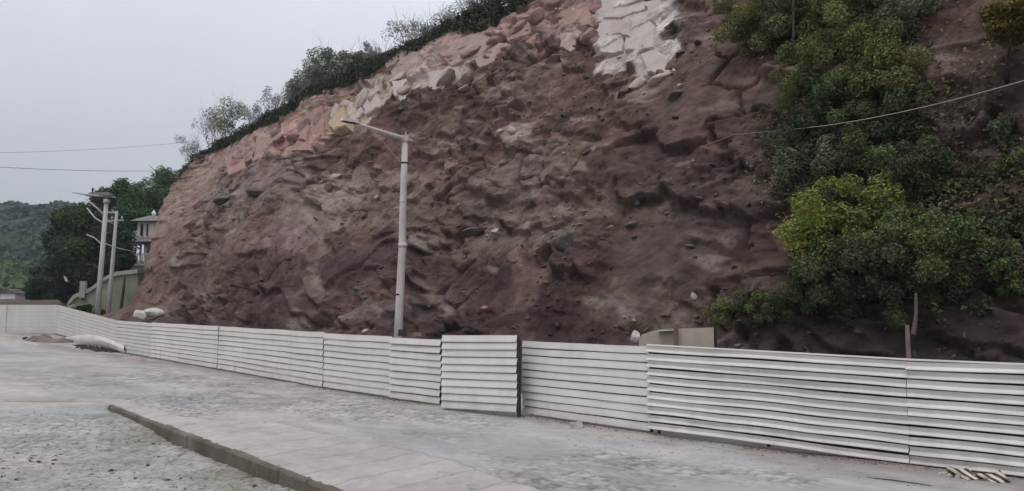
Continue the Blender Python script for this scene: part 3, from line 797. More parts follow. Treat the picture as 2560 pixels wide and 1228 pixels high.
SM = {'cream': mat('cream_slab', (.54, .475, .43), .95, col2=(.42, .36, .325), scale=1.1, bump=.8, bscale=4, bdist=.06, spec=.15), 'ochre': mat('ochre_slab', (.50, .385, .265), .95, col2=(.38, .28, .19), scale=1.1, bump=.8, bscale=4, bdist=.06, spec=.15),
      'pink': mat('pink_slab', (.40, .255, .215), .95, col2=(.28, .17, .145), scale=1.1, bump=.9, bscale=4, bdist=.07, spec=.15), 'pale': mat('pinkish_slab', (.43, .335, .30), .95, col2=(.31, .22, .195), scale=1.1, bump=.9, bscale=4, bdist=.07, spec=.15)}
for si, (key, poly) in enumerate(SLABS):
    cx, cy = sum(p[0] for p in poly) / len(poly), sum(p[1] for p in poly) / len(poly)
    hs = [on_cliff(cx + (px - cx) * .6, cy + (py - cy) * .6)[0] for px, py in poly] + [on_cliff(cx, cy)[0]]
    hs = [h for h in hs if h is not None]
    if len(hs) < 4: continue
    c = sum(hs, Vector()) / len(hs)
    nr = Vector((-.60 + rg.uniform(-.12, .12), -.60 + rg.uniform(-.12, .12), .45 + rg.uniform(-.15, .12))).normalized()
    c = c + nr * .03
    ring = []
    for i, (px, py) in enumerate(poly):                    # break each side once more, so no side is ruled straight
        qx, qy = poly[(i + 1) % len(poly)]
        for t in (0, .36, .7):
            a_ = ray(px + (qx - px) * t + (rg.uniform(-4, 4) if t else 0), py + (qy - py) * t + (rg.uniform(-4, 4) if t else 0))
            ring.append(CAMV + a_ * ((c - CAMV).dot(nr) / a_.dot(nr)))
    cen = sum(ring, Vector()) / len(ring)
    L = [[cen + (p - cen) * k + nr * (z + .022 * rg.uniform(-1, 1) * (k < .99)) for p in ring] for k, z in ((1.04, -.9), (1.0, -.10), (.975, .0), (.93, .05))]
    m = len(ring); vs = [p for l in L for p in l]
    fs = [(j * m + i, j * m + (i + 1) % m, (j + 1) * m + (i + 1) % m, (j + 1) * m + i) for j in range(3) for i in range(m)] + [tuple(3 * m + i for i in range(m))]
    mb = MB(); mb.add(vs, fs)
    so_ = mb.build('rock_slab', SM[key], None); so_.parent = cliff
for i in range(120):
    px = rg.uniform(330, 2350); py = rg.uniform(90, 850)
    p, _ = on_cliff(px, py)
    if p is None: continue
    r = rg.choice((5, 6, 7, 8, 9, 11, 14)) / F_PX * p.y
    put_rock(px, py, r, None, rg, -.15, (rg.uniform(.9, 1.5), rg.uniform(.8, 1), rg.uniform(.5, 1)))
# rubble: thousands of small stones lying on the ledges
ico = np.array([(0, 0, 1), (.9, 0, .1), (.2, .85, -.1), (-.75, .5, .1), (-.7, -.55, -.1), (.25, -.85, .1), (0, 0, -.8)])
icof = np.array([(0, 1, 2), (0, 2, 3), (0, 3, 4), (0, 4, 5), (0, 5, 1), (6, 2, 1), (6, 3, 2), (6, 4, 3), (6, 5, 4), (6, 1, 5)])
def scatter_stones(name, pts, sizes, cols, m, seed, parent=None, flat=(.6, 1.0)):
    g = np.random.default_rng(seed); n = len(pts)
    V = np.repeat(ico[None], n, 0) * g.uniform(.65, 1.3, (n, 7, 1)) * sizes[:, None, None] * np.stack([g.uniform(.8, 1.6, n), g.uniform(.6, 1.1, n), g.uniform(*flat, n)], -1)[:, None]
    a = g.uniform(0, 6.28, n); c, s = np.cos(a)[:, None], np.sin(a)[:, None]
    x, y = V[..., 0] * c - V[..., 1] * s, V[..., 0] * s + V[..., 1] * c
    V = np.stack([x, y, V[..., 2]], -1) + pts[:, None]
    Fa = (icof[None] + 7 * np.arange(n)[:, None, None]).reshape(-1, 3)
    me = big_mesh(name, V.reshape(-1, 3), Fa, m, np.repeat(cols, 7, 0) if cols is not None else None, smooth=False)
    return tag(link(name, me, parent), kind='stuff')
g = np.random.default_rng(3)
ri = g.integers(4, NR - 8, 16000); ci = g.integers(60, NC + 10, 16000)
keep = (vnoise(S[ri, ci] / 3, Z[ri, ci] / 1.6, 0 * ri, 99) + .5 * (1 - ri / NR) > g.uniform(-.3, 1.0, len(ri)))
ri, ci = ri[keep], ci[keep]
pts = CV[ri, ci]; cl = COL[ri, ci] * g.uniform(.75, 1.7, (len(ri), 1)) + g.uniform(0, .03, (len(ri), 1))
sz = .035 + .10 * g.uniform(0, 1, len(ri)) ** 3
rub = scatter_stones('rubble', pts, sz, cl, mat('rubble', (.1, .1, .1), .95, attr='tint', scale=6, bump=0, attr_noise=.25, spec=.1), 4)
tag(rub, 'small loose stones lying over the cut slope', kind='stuff')

# ------------------------------------------------------------------ foliage
def leaf_quads(pos, nrm, size, cols, g, aspect=.5):
    n = len(pos)
    t = g.normal(size=(n, 3)); t -= (t * nrm).sum(1)[:, None] * nrm
    t /= np.linalg.norm(t, axis=1)[:, None] + 1e-9
    b = np.cross(nrm, t)
    sz = size[:, None]
    p0 = pos - t * sz * .5; p2 = pos + t * sz * .5 - nrm * sz * .15
    p1 = pos + b * sz * aspect * .5 + nrm * sz * .12; p3 = pos - b * sz * aspect * .5 + nrm * sz * .12
    V = np.stack([p0, p1, p2, p3], 1).reshape(-1, 3)
    i = 4 * np.arange(n)[:, None]
    Fa = np.concatenate([i + np.array([[0, 1, 2]]), i + np.array([[0, 2, 3]])], 0)
    return V, Fa, np.repeat(cols, 4, 0)

def foliage(center, rad, n, lsize, base, seed, clumps=9, lo=.38, shade=0.0, fill=.75, yellow=.35):
    g = np.random.default_rng(seed)
    c = np.array(center); rad = np.array(rad)
    cd = g.normal(size=(clumps, 3)); cd /= np.linalg.norm(cd, axis=1)[:, None]
    cc_ = cd * g.uniform(.25, fill, (clumps, 1))
    cr_ = g.uniform(lo * .75, lo * 1.25, clumps)
    wts = cr_ ** 2; wts /= wts.sum()
    k = g.choice(clumps, n, p=wts)
    d = g.normal(size=(n, 3)); d /= np.linalg.norm(d, axis=1)[:, None]
    rr = g.uniform(.15, 1.0, n) ** .45
    lump = 1 + .22 * vnoise(d[:, 0] * 2.5 + k * 3, d[:, 1] * 2.5, d[:, 2] * 2.5, 5)
    pos = c + (cc_[k] + d * (cr_[k] * rr * lump)[:, None]) * rad
    nrm = d * .6 + np.array([0, 0, .75]) + g.normal(size=(n, 3)) * .45
    nrm /= np.linalg.norm(nrm, axis=1)[:, None]
    base = np.array(base)
    cv = g.uniform(.75, 1.3, clumps)[k][:, None]
    hue = g.uniform(0, yellow, (clumps, 1))[k] + g.uniform(-.1, .1, (n, 1))
    cols = base * cv * g.uniform(.7, 1.35, (n, 1)) * np.concatenate([1 + hue, 1 + .15 * hue, 1 - .3 * hue], 1)
    return leaf_quads(pos, nrm, lsize * g.uniform(.55, 1.35, n), np.clip(cols, .008, .6), g), c + cc_ * rad

def twigs(mb, p, d, L, r, depth, rg, spread=.6):
    q = p + d * L
    mid = p.lerp(q, .5) + Vector((rg.uniform(-1, 1), rg.uniform(-1, 1), rg.uniform(-1, 1))) * L * .07
    mb.tube([p, mid, q], [r, r * .85, r * .6], 5 if depth > 1 else 4, False)
    if depth > 0:
        for _ in range(rg.choice((2, 3))):
            d2 = (d + Vector((rg.uniform(-1, 1), rg.uniform(-1, 1), rg.uniform(-.5, .9))) * spread).normalized()
            twigs(mb, q if rg.random() < .6 else mid, d2, L * rg.uniform(.55, .85), r * .55, depth - 1, rg, spread)

def plant(name, label, cat, root, center, rad, n, lsize, base, seed, group=None, clumps=9, part=('stem', 'foliage'), m='bark', thick=.05, **kw):
    o = empty(name, root); tag(o, label, cat, group)
    (V, Fa, cl), cc_ = foliage(center, rad, n, lsize, base, seed, clumps, **kw)
    me = big_mesh(part[1], V, Fa, M['leaf'], cl, smooth=False)
    link(part[1], me, o)
    rg = random.Random(seed); mb = MB()
    root = Vector(root); c = Vector(center)
    j = root.lerp(c, .55) + Vector((rg.uniform(-.1, .1), rg.uniform(-.1, .1), 0)) * (c - root).length
    mb.tube([root - Vector((0, 0, .15)), root.lerp(j, .5), j], [thick * 1.25, thick, thick * .8], 7)
    for q in cc_[:6]:
        q = Vector(q); mb.tube([j, j.lerp(q, .5) + Vector((0, 0, .08 * (q - j).length)), q], [thick * .6, thick * .4, thick * .15], 5)
    mb.build(part[0], M[m], o, smooth=True)
    return o

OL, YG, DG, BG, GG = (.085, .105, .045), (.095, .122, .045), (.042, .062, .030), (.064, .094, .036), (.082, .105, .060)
BUSH = [  # px, py, r, colour, leaf size, label
    (1880, 70, 60, OL, .20, 'olive bush at the top left edge of the hillside greenery'),
    (1965, 40, 72, OL, .22, 'olive bush with a dark thin trunk at the top of the slope'),
    (2060, 70, 75, YG, .22, 'yellowish bush above the dark hollow near the top of the slope'),
    (2150, 35, 70, OL, .22, 'broad olive bush touching the top of the picture'),
    (2245, 55, 65, GG, .20, 'greyish bush beside the bare dark gully at the top'),
    (2070, 140, 60, BG, .20, 'green bush hanging just below the yellowish top bush'),
    (2170, 150, 78, YG, .24, 'large yellow-green bush in the middle of the upper greenery'),
    (2255, 215, 60, OL, .20, 'olive bush at the right edge of the upper greenery'),
    (2150, 235, 60, BG, .19, 'green bush just above the pale cable'),
    (2000, 215, 48, OL, .16, 'sparse dry bush on bare soil left of the cable end'),
    (2070, 270, 58, DG, .20, 'dark bush the pale cable runs into'),
    (2220, 300, 56, DG, .20, 'dark bush right under the pale cable'),
    (1975, 375, 44, DG, .15, 'small dark bush at the left edge of the middle greenery'),
    (2040, 410, 66, GG, .24, 'grey-green broad-leaved bush below the cable end'),
    (2130, 395, 62, GG, .24, 'grey-green bush with wide leaves in the middle of the slope'),
    (2215, 415, 66, BG, .22, 'green bush between the cable and the bright bush'),
    (2290, 450, 60, DG, .20, 'dark bush beside bare soil right of the middle greenery'),
    (2120, 485, 70, DG, .22, 'dark bush directly above the bright yellow-green bush'),
    (2080, 578, 92, (.135, .18, .045), .22, 'brightest yellow-green bush low on the slope'),
    (2185, 560, 92, (.115, .155, .045), .26, 'bright bush with large upright leaves'),
    (2255, 600, 66, BG, .22, 'green bush right of the large-leaved bright bush'),
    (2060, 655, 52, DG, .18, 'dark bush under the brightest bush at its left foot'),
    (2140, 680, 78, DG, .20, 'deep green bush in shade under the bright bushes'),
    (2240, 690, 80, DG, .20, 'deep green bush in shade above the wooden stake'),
    (2330, 620, 74, BG, .20, 'mid green bush spreading over the lower right slope'),
    (2410, 560, 66, DG, .20, 'dark bush on the right slope above bare soil'),
    (2470, 640, 64, BG, .18, 'low green bush near the right edge of the slope'),
    (2530, 560, 60, DG, .18, 'dark bush cut by the right edge at half height'),
    (2540, 690, 60, BG, .18, 'green bush cut by the right edge, lowest of that side'),
    (2440, 450, 50, DG, .17, 'small dark bush on the bare right slope'),
    (2530, 330, 56, GG, .20, 'grey-green bush below the cable at the right edge'),
    (2535, 420, 46, OL, .17, 'small olive bush at the right edge between two larger ones'),
    (1820, 775, 34, OL, .14, 'small yellowish shrub behind the beige boards'),
    (1880, 745, 26, DG, .12, 'tiny dark shrub left of the upright green stalks'),
    (1930, 770, 36, BG, .16, 'small shrub with upright green stalks at the slope foot'),
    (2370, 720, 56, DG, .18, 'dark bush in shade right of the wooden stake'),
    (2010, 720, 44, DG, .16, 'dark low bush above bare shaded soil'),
]
BUSH = [(a, b, r * (.62 if a > 2390 else 1.0), c, l, t) for a, b, r, c, l, t in BUSH]
bseed = 100
for px, py, r, cl_, ls, lab in BUSH:
    p, _ = on_cliff(px, min(py + r * .35, 840))
    if p is None: continue
    bseed += 1
    rw = r / F_PX * p.y * 1.22
    d = (CAMV - p); d.z = 0; d.normalize()
    c = P(px, py, p.y - rw * .42)
    plant('bush', lab, 'bush', p - d * (-.05), c, (rw * 1.2, rw * .95, rw * 1.12), int(1500 + 6200 * rw * rw), ls * .52, tuple(a * b for a, b in zip(cl_, (1.95, 1.9, 2.1))), bseed, 'bushes growing on the slope', clumps=24, lo=.30, fill=1.12, yellow=.36)
# olive tree at the top right with a thin dark trunk
rt, _ = on_cliff(2514, 195)
d = (CAMV - rt); d.z = 0; d.normalize()
plant('tree', 'olive-yellow tree on a thin dark trunk at the top right', 'tree', rt, P(2520, 45, rt.y - 1.0), (1.35, 1.1, .75), 6500, .13, (.155, .135, .040), 300, None, 10, ('trunk', 'crown'), 'bark', .05)

# undergrowth: leaves lying close over the green part of the slope
g = np.random.default_rng(8)
cand_r = g.integers(10, NR - 2, 260000); cand_c = g.integers(200, 660, 260000)
pt = CV[cand_r, cand_c]
ppx = 1280 + F_PX * pt[:, 0] / (pt[:, 1] * CP + (pt[:, 2] - CAM_H) * SP)
ppy = 614 - F_PX * ((pt[:, 2] - CAM_H) * CP - pt[:, 1] * SP) / (pt[:, 1] * CP + (pt[:, 2] - CAM_H) * SP)
ss_, zz_ = S[cand_r, cand_c], Z[cand_r, cand_c]
edge = 1900 + 60 * vnoise(zz_ / 2.2, ss_ / 4, 0 * ss_, 61)
prob = sstep(-60, 120, ppx - edge) * sstep(-.25, .45, vnoise(ss_ / 2.6, zz_ / 2.0, 0 * ss_, 62)) * np.where(ppy > 720, .18, 1) * np.where((ppx > 2330) & (ppy < 420), .25, 1) * np.where(ppx > 2420, .5, 1)
kp = (g.uniform(0, 1, len(pt)) < prob * .8) & (ppx < 2900)
pt = pt[kp]; n = len(pt)
out_d = np.array([-.6, -.6, .53])
pos = pt + out_d * g.uniform(0, .40, (n, 1))
nr2 = out_d * .6 + np.array([0, 0, .5]) + g.normal(size=(n, 3)) * .5; nr2 /= np.linalg.norm(nr2, axis=1)[:, None]
cb = np.array((.105, .125, .062)) * g.uniform(.6, 1.5, (n, 1)) * (1 + .5 * vnoise(pt[:, 0] / 1.6, pt[:, 1] / 1.6, pt[:, 2] / 1.6, 65))[:, None] * np.stack([1 + g.uniform(0, .5, n), np.ones(n), np.ones(n)], 1)
V, Fa, cl = leaf_quads(pos, nr2, .15 * g.uniform(.5, 1.5, n), cb, g)
ug = tag(link('undergrowth', big_mesh('undergrowth', V, Fa, M['leaf'], cl, smooth=False)), 'low leafy ground cover over the right half of the slope', kind='stuff')

# turf and hanging grass along the crest
n = 70000
g = np.random.default_rng(9)
gs = np.interp(g.uniform(0, 1, n), np.linspace(0, 1, 6), [16, 30, 42, 55, 68, 79])
gv = g.uniform(-.5, .9, n)
cidx = np.clip(np.searchsorted(S[NR - 1, :NC + 1], gs), 1, NC)
cp_ = CV[NR - 1, cidx]
thick = .65 + .35 * vnoise(gs / 2.2, 0 * gs, 0 * gs, 64)
pos = cp_ + np.stack([gv * .3 + g.normal(size=n) * .18, gv * .3 + g.normal(size=n) * .18, g.uniform(-1.25, .85, n) * thick], -1)
nr2 = np.array([-.4, -.4, .5]) + g.normal(size=(n, 3)) * .6; nr2 /= np.linalg.norm(nr2, axis=1)[:, None]
cb = np.array((.095, .118, .082)) * g.uniform(.55, 1.5, (n, 1)) * np.stack([1 + g.uniform(-.05, .35, n), np.ones(n), np.ones(n)], 1)
V, Fa, cl = leaf_quads(pos, nr2, .26 * g.uniform(.5, 1.4, n), cb, g, .35)
tag(link('crest_turf', big_mesh('crest_turf', V, Fa, M['leaf'], cl, smooth=False)), 'dark turf and creepers hanging over the crest of the cut', kind='stuff')

CRESTB = [  # px, py, r, sparse, label
    (475, 365, 30, 1, 'wispy shrub lowest on the crest at the far left end'), (520, 310, 36, 1, 'thin pale shrub beside the lowest wispy shrub on the crest'), (575, 290, 50, 0, 'pale grey-green bush on the lower crest, widest down there'),
    (635, 285, 32, 1, 'twiggy shrub right of the widest lower bush on the crest'), (680, 255, 34, 1, 'bare twiggy shrub with orange-brown tips on the crest'), (740, 215, 40, 0, 'dark rounded bush halfway up the crest'), (790, 185, 42, 0, 'dark bush under the tall pale shrub on the crest'),
    (835, 140, 48, 0, 'tall pale round shrub standing out against the sky halfway up the crest'), (890, 150, 32, 0, 'low dark bush right of the tall pale shrub'), (935, 135, 26, 1, 'small wispy shrub between two taller crest shrubs'),
    (1000, 85, 48, 1, 'feathery grey shrub with a slanting bare stick'), (1050, 80, 38, 1, 'feathery shrub just right of the slanting stick'), (1110, 55, 40, 1, 'twiggy shrub below the top edge of the picture'), (1165, 15, 55, 1, 'tall thin-stemmed shrub at the top edge of the picture'), (1215, -10, 55, 1, 'bare-stemmed shrub where the crest leaves the picture')]
for px, py, r, sp, lab in CRESTB:
    r *= 1.22
    bseed += 1
    # foot on the crest line below this place
    uu = (px - 1280) / F_PX
    n0 = Nn[NR - 1, NC // 2]; s0 = n0 * (1 - uu) / (1 + uu)
    ci_ = int(np.clip(np.searchsorted(S[NR - 1, :NC + 1], s0), 1, NC))
    root = Vector(CV[NR - 1, ci_]); Yd = root.y + .5
    root = Vector((root.x + .4, root.y + .4, root.z - .1))
    c = P(px, py, Yd); rw = r / F_PX * Yd
    if sp:
        o = plant('shrub', lab, 'shrub', root, c, (rw, rw, rw * 1.15), 800, .17, (.36, .39, .385), bseed, 'shrubs along the crest', 12, ('stem', 'foliage'), 'twig', .03, fill=.95, lo=.30, yellow=.2)
    else:
        o = plant('shrub', lab, 'shrub', root, c, (rw * 1.1, rw, rw), 2800, .19, (.23, .28, .22), bseed, 'shrubs along the crest', 10, ('stem', 'foliage'), 'twig', .04, yellow=.2)
    rg = random.Random(bseed); mb = MB()
    for _ in range(6 if sp else 3):
        twigs(mb, root + Vector((rg.uniform(-.3, .3), rg.uniform(-.3, .3), 0)), Vector((rg.uniform(-.45, .45), rg.uniform(-.3, .3), 1)).normalized(), (c.z - root.z + rw) * .42, .022, 3, rg)
    mb.build('twig', M['twig'], o)
# dead branch sticking out at the left end of the crest
db, _ = on_cliff(462, 440)
if db is None: db = P(455, 440, 76)
mb = MB(); rg = random.Random(2)
tip = P(372, 413, db.y - .5)
mb.tube([db + Vector((.4, .3, -.2)), P(425, 445, db.y - .1), P(398, 436, db.y - .3), tip], [.10, .075, .05, .02], 6)
for a, b in (((425, 445), (392, 415)), ((410, 440), (404, 408)), ((440, 446), (418, 424))):
    mb.tube([P(*a, db.y - .2), P((a[0] + b[0]) / 2 + 5, (a[1] + b[1]) / 2 + 5, db.y - .3), P(*b, db.y - .4)], [.045, .03, .012], 5)
tag(mb.build('dead_branch', M['twig']), 'bare dead branch jutting into the sky at the left end of the crest', 'branch')

# ------------------------------------------------------------------ lamp
YL = 27.2
o = empty('street_lamp', P(993, 850, YL)); o.location.z = 0
tag(o, 'tall grey street lamp with one arm in front of the cliff', 'street lamp')
b0, t0_ = Vector(P(993, 850, YL)), Vector(P(1013, 348, YL)); b0.z = .0
mb = MB()
pts = [b0, b0.lerp(t0_, .28), b0.lerp(t0_, .52), b0.lerp(t0_, .56), b0.lerp(t0_, .6), b0.lerp(t0_, .8), t0_]
pts[2].x += .03; pts[3].x += .05; pts[4].x += .02
mb.tube(pts, [.165, .155, .145, .155, .135, .125, .11], 12)
mb.build('pole', M['pole'], o, True)
mb = MB(); mb.tube([pts[3] - Vector((0, 0, .07)), pts[3] + Vector((0, 0, .07))], [.168, .168], 12); mb.build('collar', M['pole'], o, True)
mb = MB(); mb.box(b0 + Vector((0, 0, .03)), (.5, .5, .06)); mb.tube([b0, b0 + Vector((0, 0, .5))], [.20, .19], 12); mb.build('base_flange', M['pole'], o)
for fz_ in (.14, .36, .74, .9):
    q = b0.lerp(t0_, fz_); mb = MB(); mb.tube([q - Vector((0, 0, .03)), q + Vector((0, 0, .03))], [.172 - .05 * fz_] * 2, 12); mb.build('band', M['dark'] if fz_ in (.36, .9) else M['pole'], o, True)
q = b0.lerp(t0_, .085); mb = MB(); mb.box(q + Vector((0, -.155, 0)), (.13, .03, .34)); mb.build('access_door', M['pole'], o)
ae = P(893, 309, 25.85)
mb = MB(); st_ = t0_ + (t0_ - ae).normalized() * .38
mb.tube([st_, t0_, t0_.lerp(ae, .5) + Vector((0, 0, .0)), ae], [.05, .085, .065, .045], 10); mb.build('arm', M['pole'], o, True)
ad = (ae - t0_).normalized(); rzm = math.atan2(ad.y, ad.x)
mb = MB(); mb.box(ae + ad * .30, (.72, .24, .09), rzm, .8); mb.build('lamp_head', M['pole'], o)
mb = MB(); mb.box(ae + ad * .30 - Vector((0, 0, .055)), (.5, .18, .02), rzm); mb.build('lens', M['glass'], o)
mb = MB(); mb.box(t0_ + Vector((0, 0, .02)), (.26, .26, .22)); mb.tube([t0_, t0_ + Vector((.03, 0, .30))], [.03, .02], 6); mb.build('pole_cap', M['pole'], o)
mb = MB(); mb.tube([P(1001, 404, YL), P(980, 382, YL - .2), P(960, 357, YL - .35)], [.018, .016, .012], 6); mb.build('bracket', M['cable'], o)

# two utility poles
def utility(base_px, top_px, Yd, r0, r1, arms, label):
    b, t = P(*base_px, Yd), P(*top_px, Yd)
    o = empty('utility_pole', (b.x, b.y, .2)); tag(o, label, 'utility pole', None)
    b = Vector((b.x, b.y, .2)) + (b - t) * 0
    mb = MB(); mb.tube([b, b.lerp(t, .5), t], [r0, (r0 + r1) / 2, r1], 12); mb.build('pole', M['upole'], o, True)
    for kind, pts, r in arms:
        q = [P(*a, Yd + dy) for *a, dy in pts]
        mb = MB(); mb.tube(q, r, 7); mb.build(kind, M['upole'] if kind != 'lamp_head' else M['roof'], o, True)
    return o, t
up1, t1 = utility((241, 800), (266, 506), 57, .22, .15, [
    ('arm', [(263, 540, 0), (240, 518, -.3), (215, 498, -.5)], [.08, .065, .05]), ('arm', [(262, 560, 0), (238, 545, .3), (217, 520, .5)], [.07, .06, .04]),
    ('arm', [(256, 613, 0), (238, 596, -.2), (216, 586, -.4)], [.07, .05, .04]), ('arm', [(258, 606, 0), (275, 614, .2), (300, 622, .6), (330, 628, 1.2)], [.05, .04, .035, .03]),
    ('crossarm', [(180, 481, -1), (215, 487, -.5), (266, 491, 0), (290, 494, .3)], [.04, .07, .07, .05])], 'thicker concrete utility pole with slanting arms, nearest the road')
mb = MB(); q = P(250, 486, 57); mb.box(q, (2.2, .5, .26), R(-8), .7); mb.build('lamp_head', M['roof'], up1)
for px, py in ((232, 476), (277, 478), (283, 480)):
    mb = MB(); q = P(px, py, 56.9); mb.tube([q - Vector((0, 0, .35)), q, q + Vector((0, 0, .12)), q + Vector((0, 0, .2))], [.03, .07, .09, .03], 8); mb.build('insulator', M['dark'], up1)
mb = MB(); mb.tube([P(266, 508, 57), P(267, 498, 57)], [.26, .22], 10); mb.build('pole_cap', M['upole'], up1, True)
up2, t2 = utility((268, 800), (292, 528), 58.5, .19, .11, [
    ('crossarm', [(262, 531, 0), (294, 532, 0)], [.06, .06]), ('crossarm', [(262, 553, -.2), (285, 552, 0), (309, 551, .2)], [.08, .08, .08]), ('arm', [(288, 562, 0), (276, 556, -.1), (268, 554, -.2)], [.04, .04, .03])], 'thinner concrete utility pole with two short crossarms')
for px in (266, 280, 305):
    mb = MB(); q = P(px, 547, 58.4); mb.tube([q, q + Vector((0, 0, .12)), q + Vector((0, 0, .2))], [.06, .08, .03], 8); mb.build('insulator', M['upole'], up2)
# overhead wires in the sky, carried on towards the hill
for (a, b, lab) in (((-260, 399, 58), (480, 425, 84), 'lower dark wire crossing the sky at the left'), ((-260, 384, 60), (500, 352, 90), 'upper faint wire crossing the sky at the left')):
    A_w, B_w = P(*a), P(*b); mb = MB()
    pts = [A_w.lerp(B_w, t / 14) - Vector((0, 0, .45 * 4 * (t / 14) * (1 - t / 14))) for t in range(15)]
    mb.tube(pts, .014 if 'faint' in lab else .022, 5); tag(mb.build('overhead_wire', M['wire']), lab, 'wire', 'wires across the sky')
# pale cable over the right slope
ce, _ = on_cliff(1975, 324)
A_w = P(2760, 140, 13.5); mb = MB()
pts = [A_w.lerp(ce, t / 20) + Vector((0, 0, -.22 * 4 * (t / 20) * (1 - t / 20))) for t in range(21)]
mb.tube(pts, .011, 6)
tag(mb.build('cable', M['cable']), 'pale sagging cable strung across the slope at the right', 'cable')
c2, _ = on_cliff(1740, 372)
mb = MB(); mb.tube([ce, ce.lerp(c2, .5) + Vector((-.3, -.3, .1)), c2], .008, 5)
tag(mb.build('cable', M['cable']), 'thin loose end of cable lying over bare soil', 'cable')

# ------------------------------------------------------------------ left background: house, stair wall, trees
hc = P(385, 700, 92)
ho = empty('house', (hc.x, hc.y, 2)); tag(ho, 'white two-storey house with wide grey eaves half hidden by the cliff', 'house')
def hz(py): return 2.8 + (768 - py) / F_PX * 90
x0, x1 = P(338, 700, 90).x, P(338, 700, 90).x + 7
yf = 90.0
mb = MB(); mb.box(((x0 + x1) / 2, yf + 3, (hz(553) + hz(597)) / 2), (x1 - x0, 6, hz(553) - hz(597))); mb.build('upper_wall', M['wall'], ho)
mb = MB(); mb.box(((x0 + x1) / 2 + .6, yf + 3.4, (hz(610) + 2) / 2), (x1 - x0 - .8, 6, hz(610) - 2)); mb.build('wall', M['wall'], ho)
for px, wd in ((350, .34), (364, .22), (386, .34)):
    q = P(px, 700, yf)
    f = MB(); f.box((q.x, yf - .03, (hz(558) + hz(592)) / 2), (wd + .12, .08, hz(558) - hz(592))); fo = f.build('window', M['wall'], ho)
    f = MB(); f.box((q.x, yf - .08, (hz(560) + hz(590)) / 2), (wd, .04, hz(560) - hz(590))); f.build('pane', M['glass'], fo)
mb = MB()
ex0 = P(312, 600, 88.5).x
a = [(ex0, 88.2, hz(596) - .05), (x1 + .6, 88.2, hz(596) - .05), (x1 + .6, yf + 7, hz(596)), (ex0, yf + 7, hz(596))]
b = [(x0 + .1, yf - .1, hz(590) + .55), (x1, yf - .1, hz(590) + .55), (x1, yf + 6, hz(590) + .55), (x0 + .1, yf + 6, hz(590) + .55)]
a = [(x, y, hz(607)) for x, y, z in a]; b = [(x, y, hz(594)) for x, y, z in b]
mb.add(a + b, [(0, 1, 2, 3), (4, 7, 6, 5), (0, 4, 5, 1), (1, 5, 6, 2), (2, 6, 7, 3), (3, 7, 4, 0)]); mb.build('eave', M['roof'], ho)
mb = MB()
a = [(x0 - .7, yf - .7, hz(553)), (x1 + .7, yf - .7, hz(553)), (x1 + .7, yf + 6.7, hz(553)), (x0 - .7, yf + 6.7, hz(553))]
xm = P(374, 600, 92).x
b = [(xm - .3, yf + 2.2, hz(533)), (xm + 3.5, yf + 2.2, hz(533)), (xm + 3.5, yf + 3.8, hz(533)), (xm - .3, yf + 3.8, hz(533))]
mb.add(a + b, [(0, 1, 2, 3), (4, 7, 6, 5), (0, 4, 5, 1), (1, 5, 6, 2), (2, 6, 7, 3), (3, 7, 4, 0)]); rf = mb.build('roof', M['roof'], ho)
mb = MB(); q = Vector((xm + .1, yf + 2.6, hz(533))); mb.tube([q, q + Vector((0, 0, .25)), q + Vector((0, 0, .5)), q + Vector((0, 0, .75))], [.18, .3, .22, .03], 8); mb.build('finial', M['wall'], rf)
for px in (351, 362):
    q = P(px, 640, 89.2); mb = MB(); mb.tube([(q.x, 89.2, hz(608)), (q.x, 89.2, 4)], .13, 8); mb.build('column', M['wall'], ho, True)
bl = MB()
for k in range(7):
    q = P(332 + k * 6, 640, 88.6); bl.tube([(q.x, 88.6, hz(662)), (q.x, 88.6, hz(654)), (q.x, 88.6, hz(640))], [.06, .10, .05], 6)
bl.box((P(350, 640, 88.6).x, 88.6, hz(638)), (2.4, .22, .16)); bl.box((P(350, 640, 88.6).x, 88.6, hz(664)), (2.4, .22, .16))
bl.build('balustrade', M['wall'], ho)
mb = MB(); mb.box((P(348, 640, 88.6).x, 88.9, hz(684)), (2.2, .6, 1.9)); mb.build('balcony_front', M['coping'], ho)

# sloping mossy wall rising to the right behind the poles
sw = empty('stair_wall', P(240, 800, 63)); sw.location.z = 0
tag(sw, 'mossy grey-green wall climbing to the right behind the utility poles', 'wall')
pf = [P(x, y, 63) for x, y in ((168, 800), (168, 757), (182, 738), (225, 722), (262, 694), (290, 682), (345, 676), (345, 810))]
mb = MB(); mb.prism(pf, (.25, .5, 0)); mb.build('wall_face', M['moss'], sw)
edge_ = [P(x, y, 62.8) for x, y in ((172, 752), (186, 736), (226, 719), (263, 691), (291, 679), (345, 673))]
for a, b in zip(edge_[:-1], edge_[1:]):
    mb = MB(); dv = (b - a); mb.prism([a, b - dv * .02, b - dv * .02 + Vector((0, 0, -.34)), a + Vector((0, 0, -.34))], (.3, .85, 0)); mb.build('coping_slab', M['coping'], sw)
mb = MB(); q = P(208, 724, 62.9); mb.box(q, (.42, .5, 1.4), R(12)); mb.build('pier', M['coping'], sw)
mb = MB(); mb.box(P(207, 748, 62.75), (.22, .1, .22)); mb.build('vent', M['dark'], sw)
mb = MB(); mb.tube([P(312, 690, 61.5), P(308, 730, 61.4), P(302, 775, 61.2), P(300, 800, 61.2)], [.09, .11, .12, .13], 8)
tag(mb.build('dark_post', M['dark'], smooth=True), 'thin black post leaning in front of the mossy wall', 'post')
mb = MB(); mb.tube([P(162, 786, 61), P(172, 770, 61.3), P(186, 762, 61.6)], [.06, .055, .05], 6)
tag(mb.build('slanting_stick', M['board'], smooth=True), 'yellowish stick leaning at the foot of the mossy wall', 'stick')

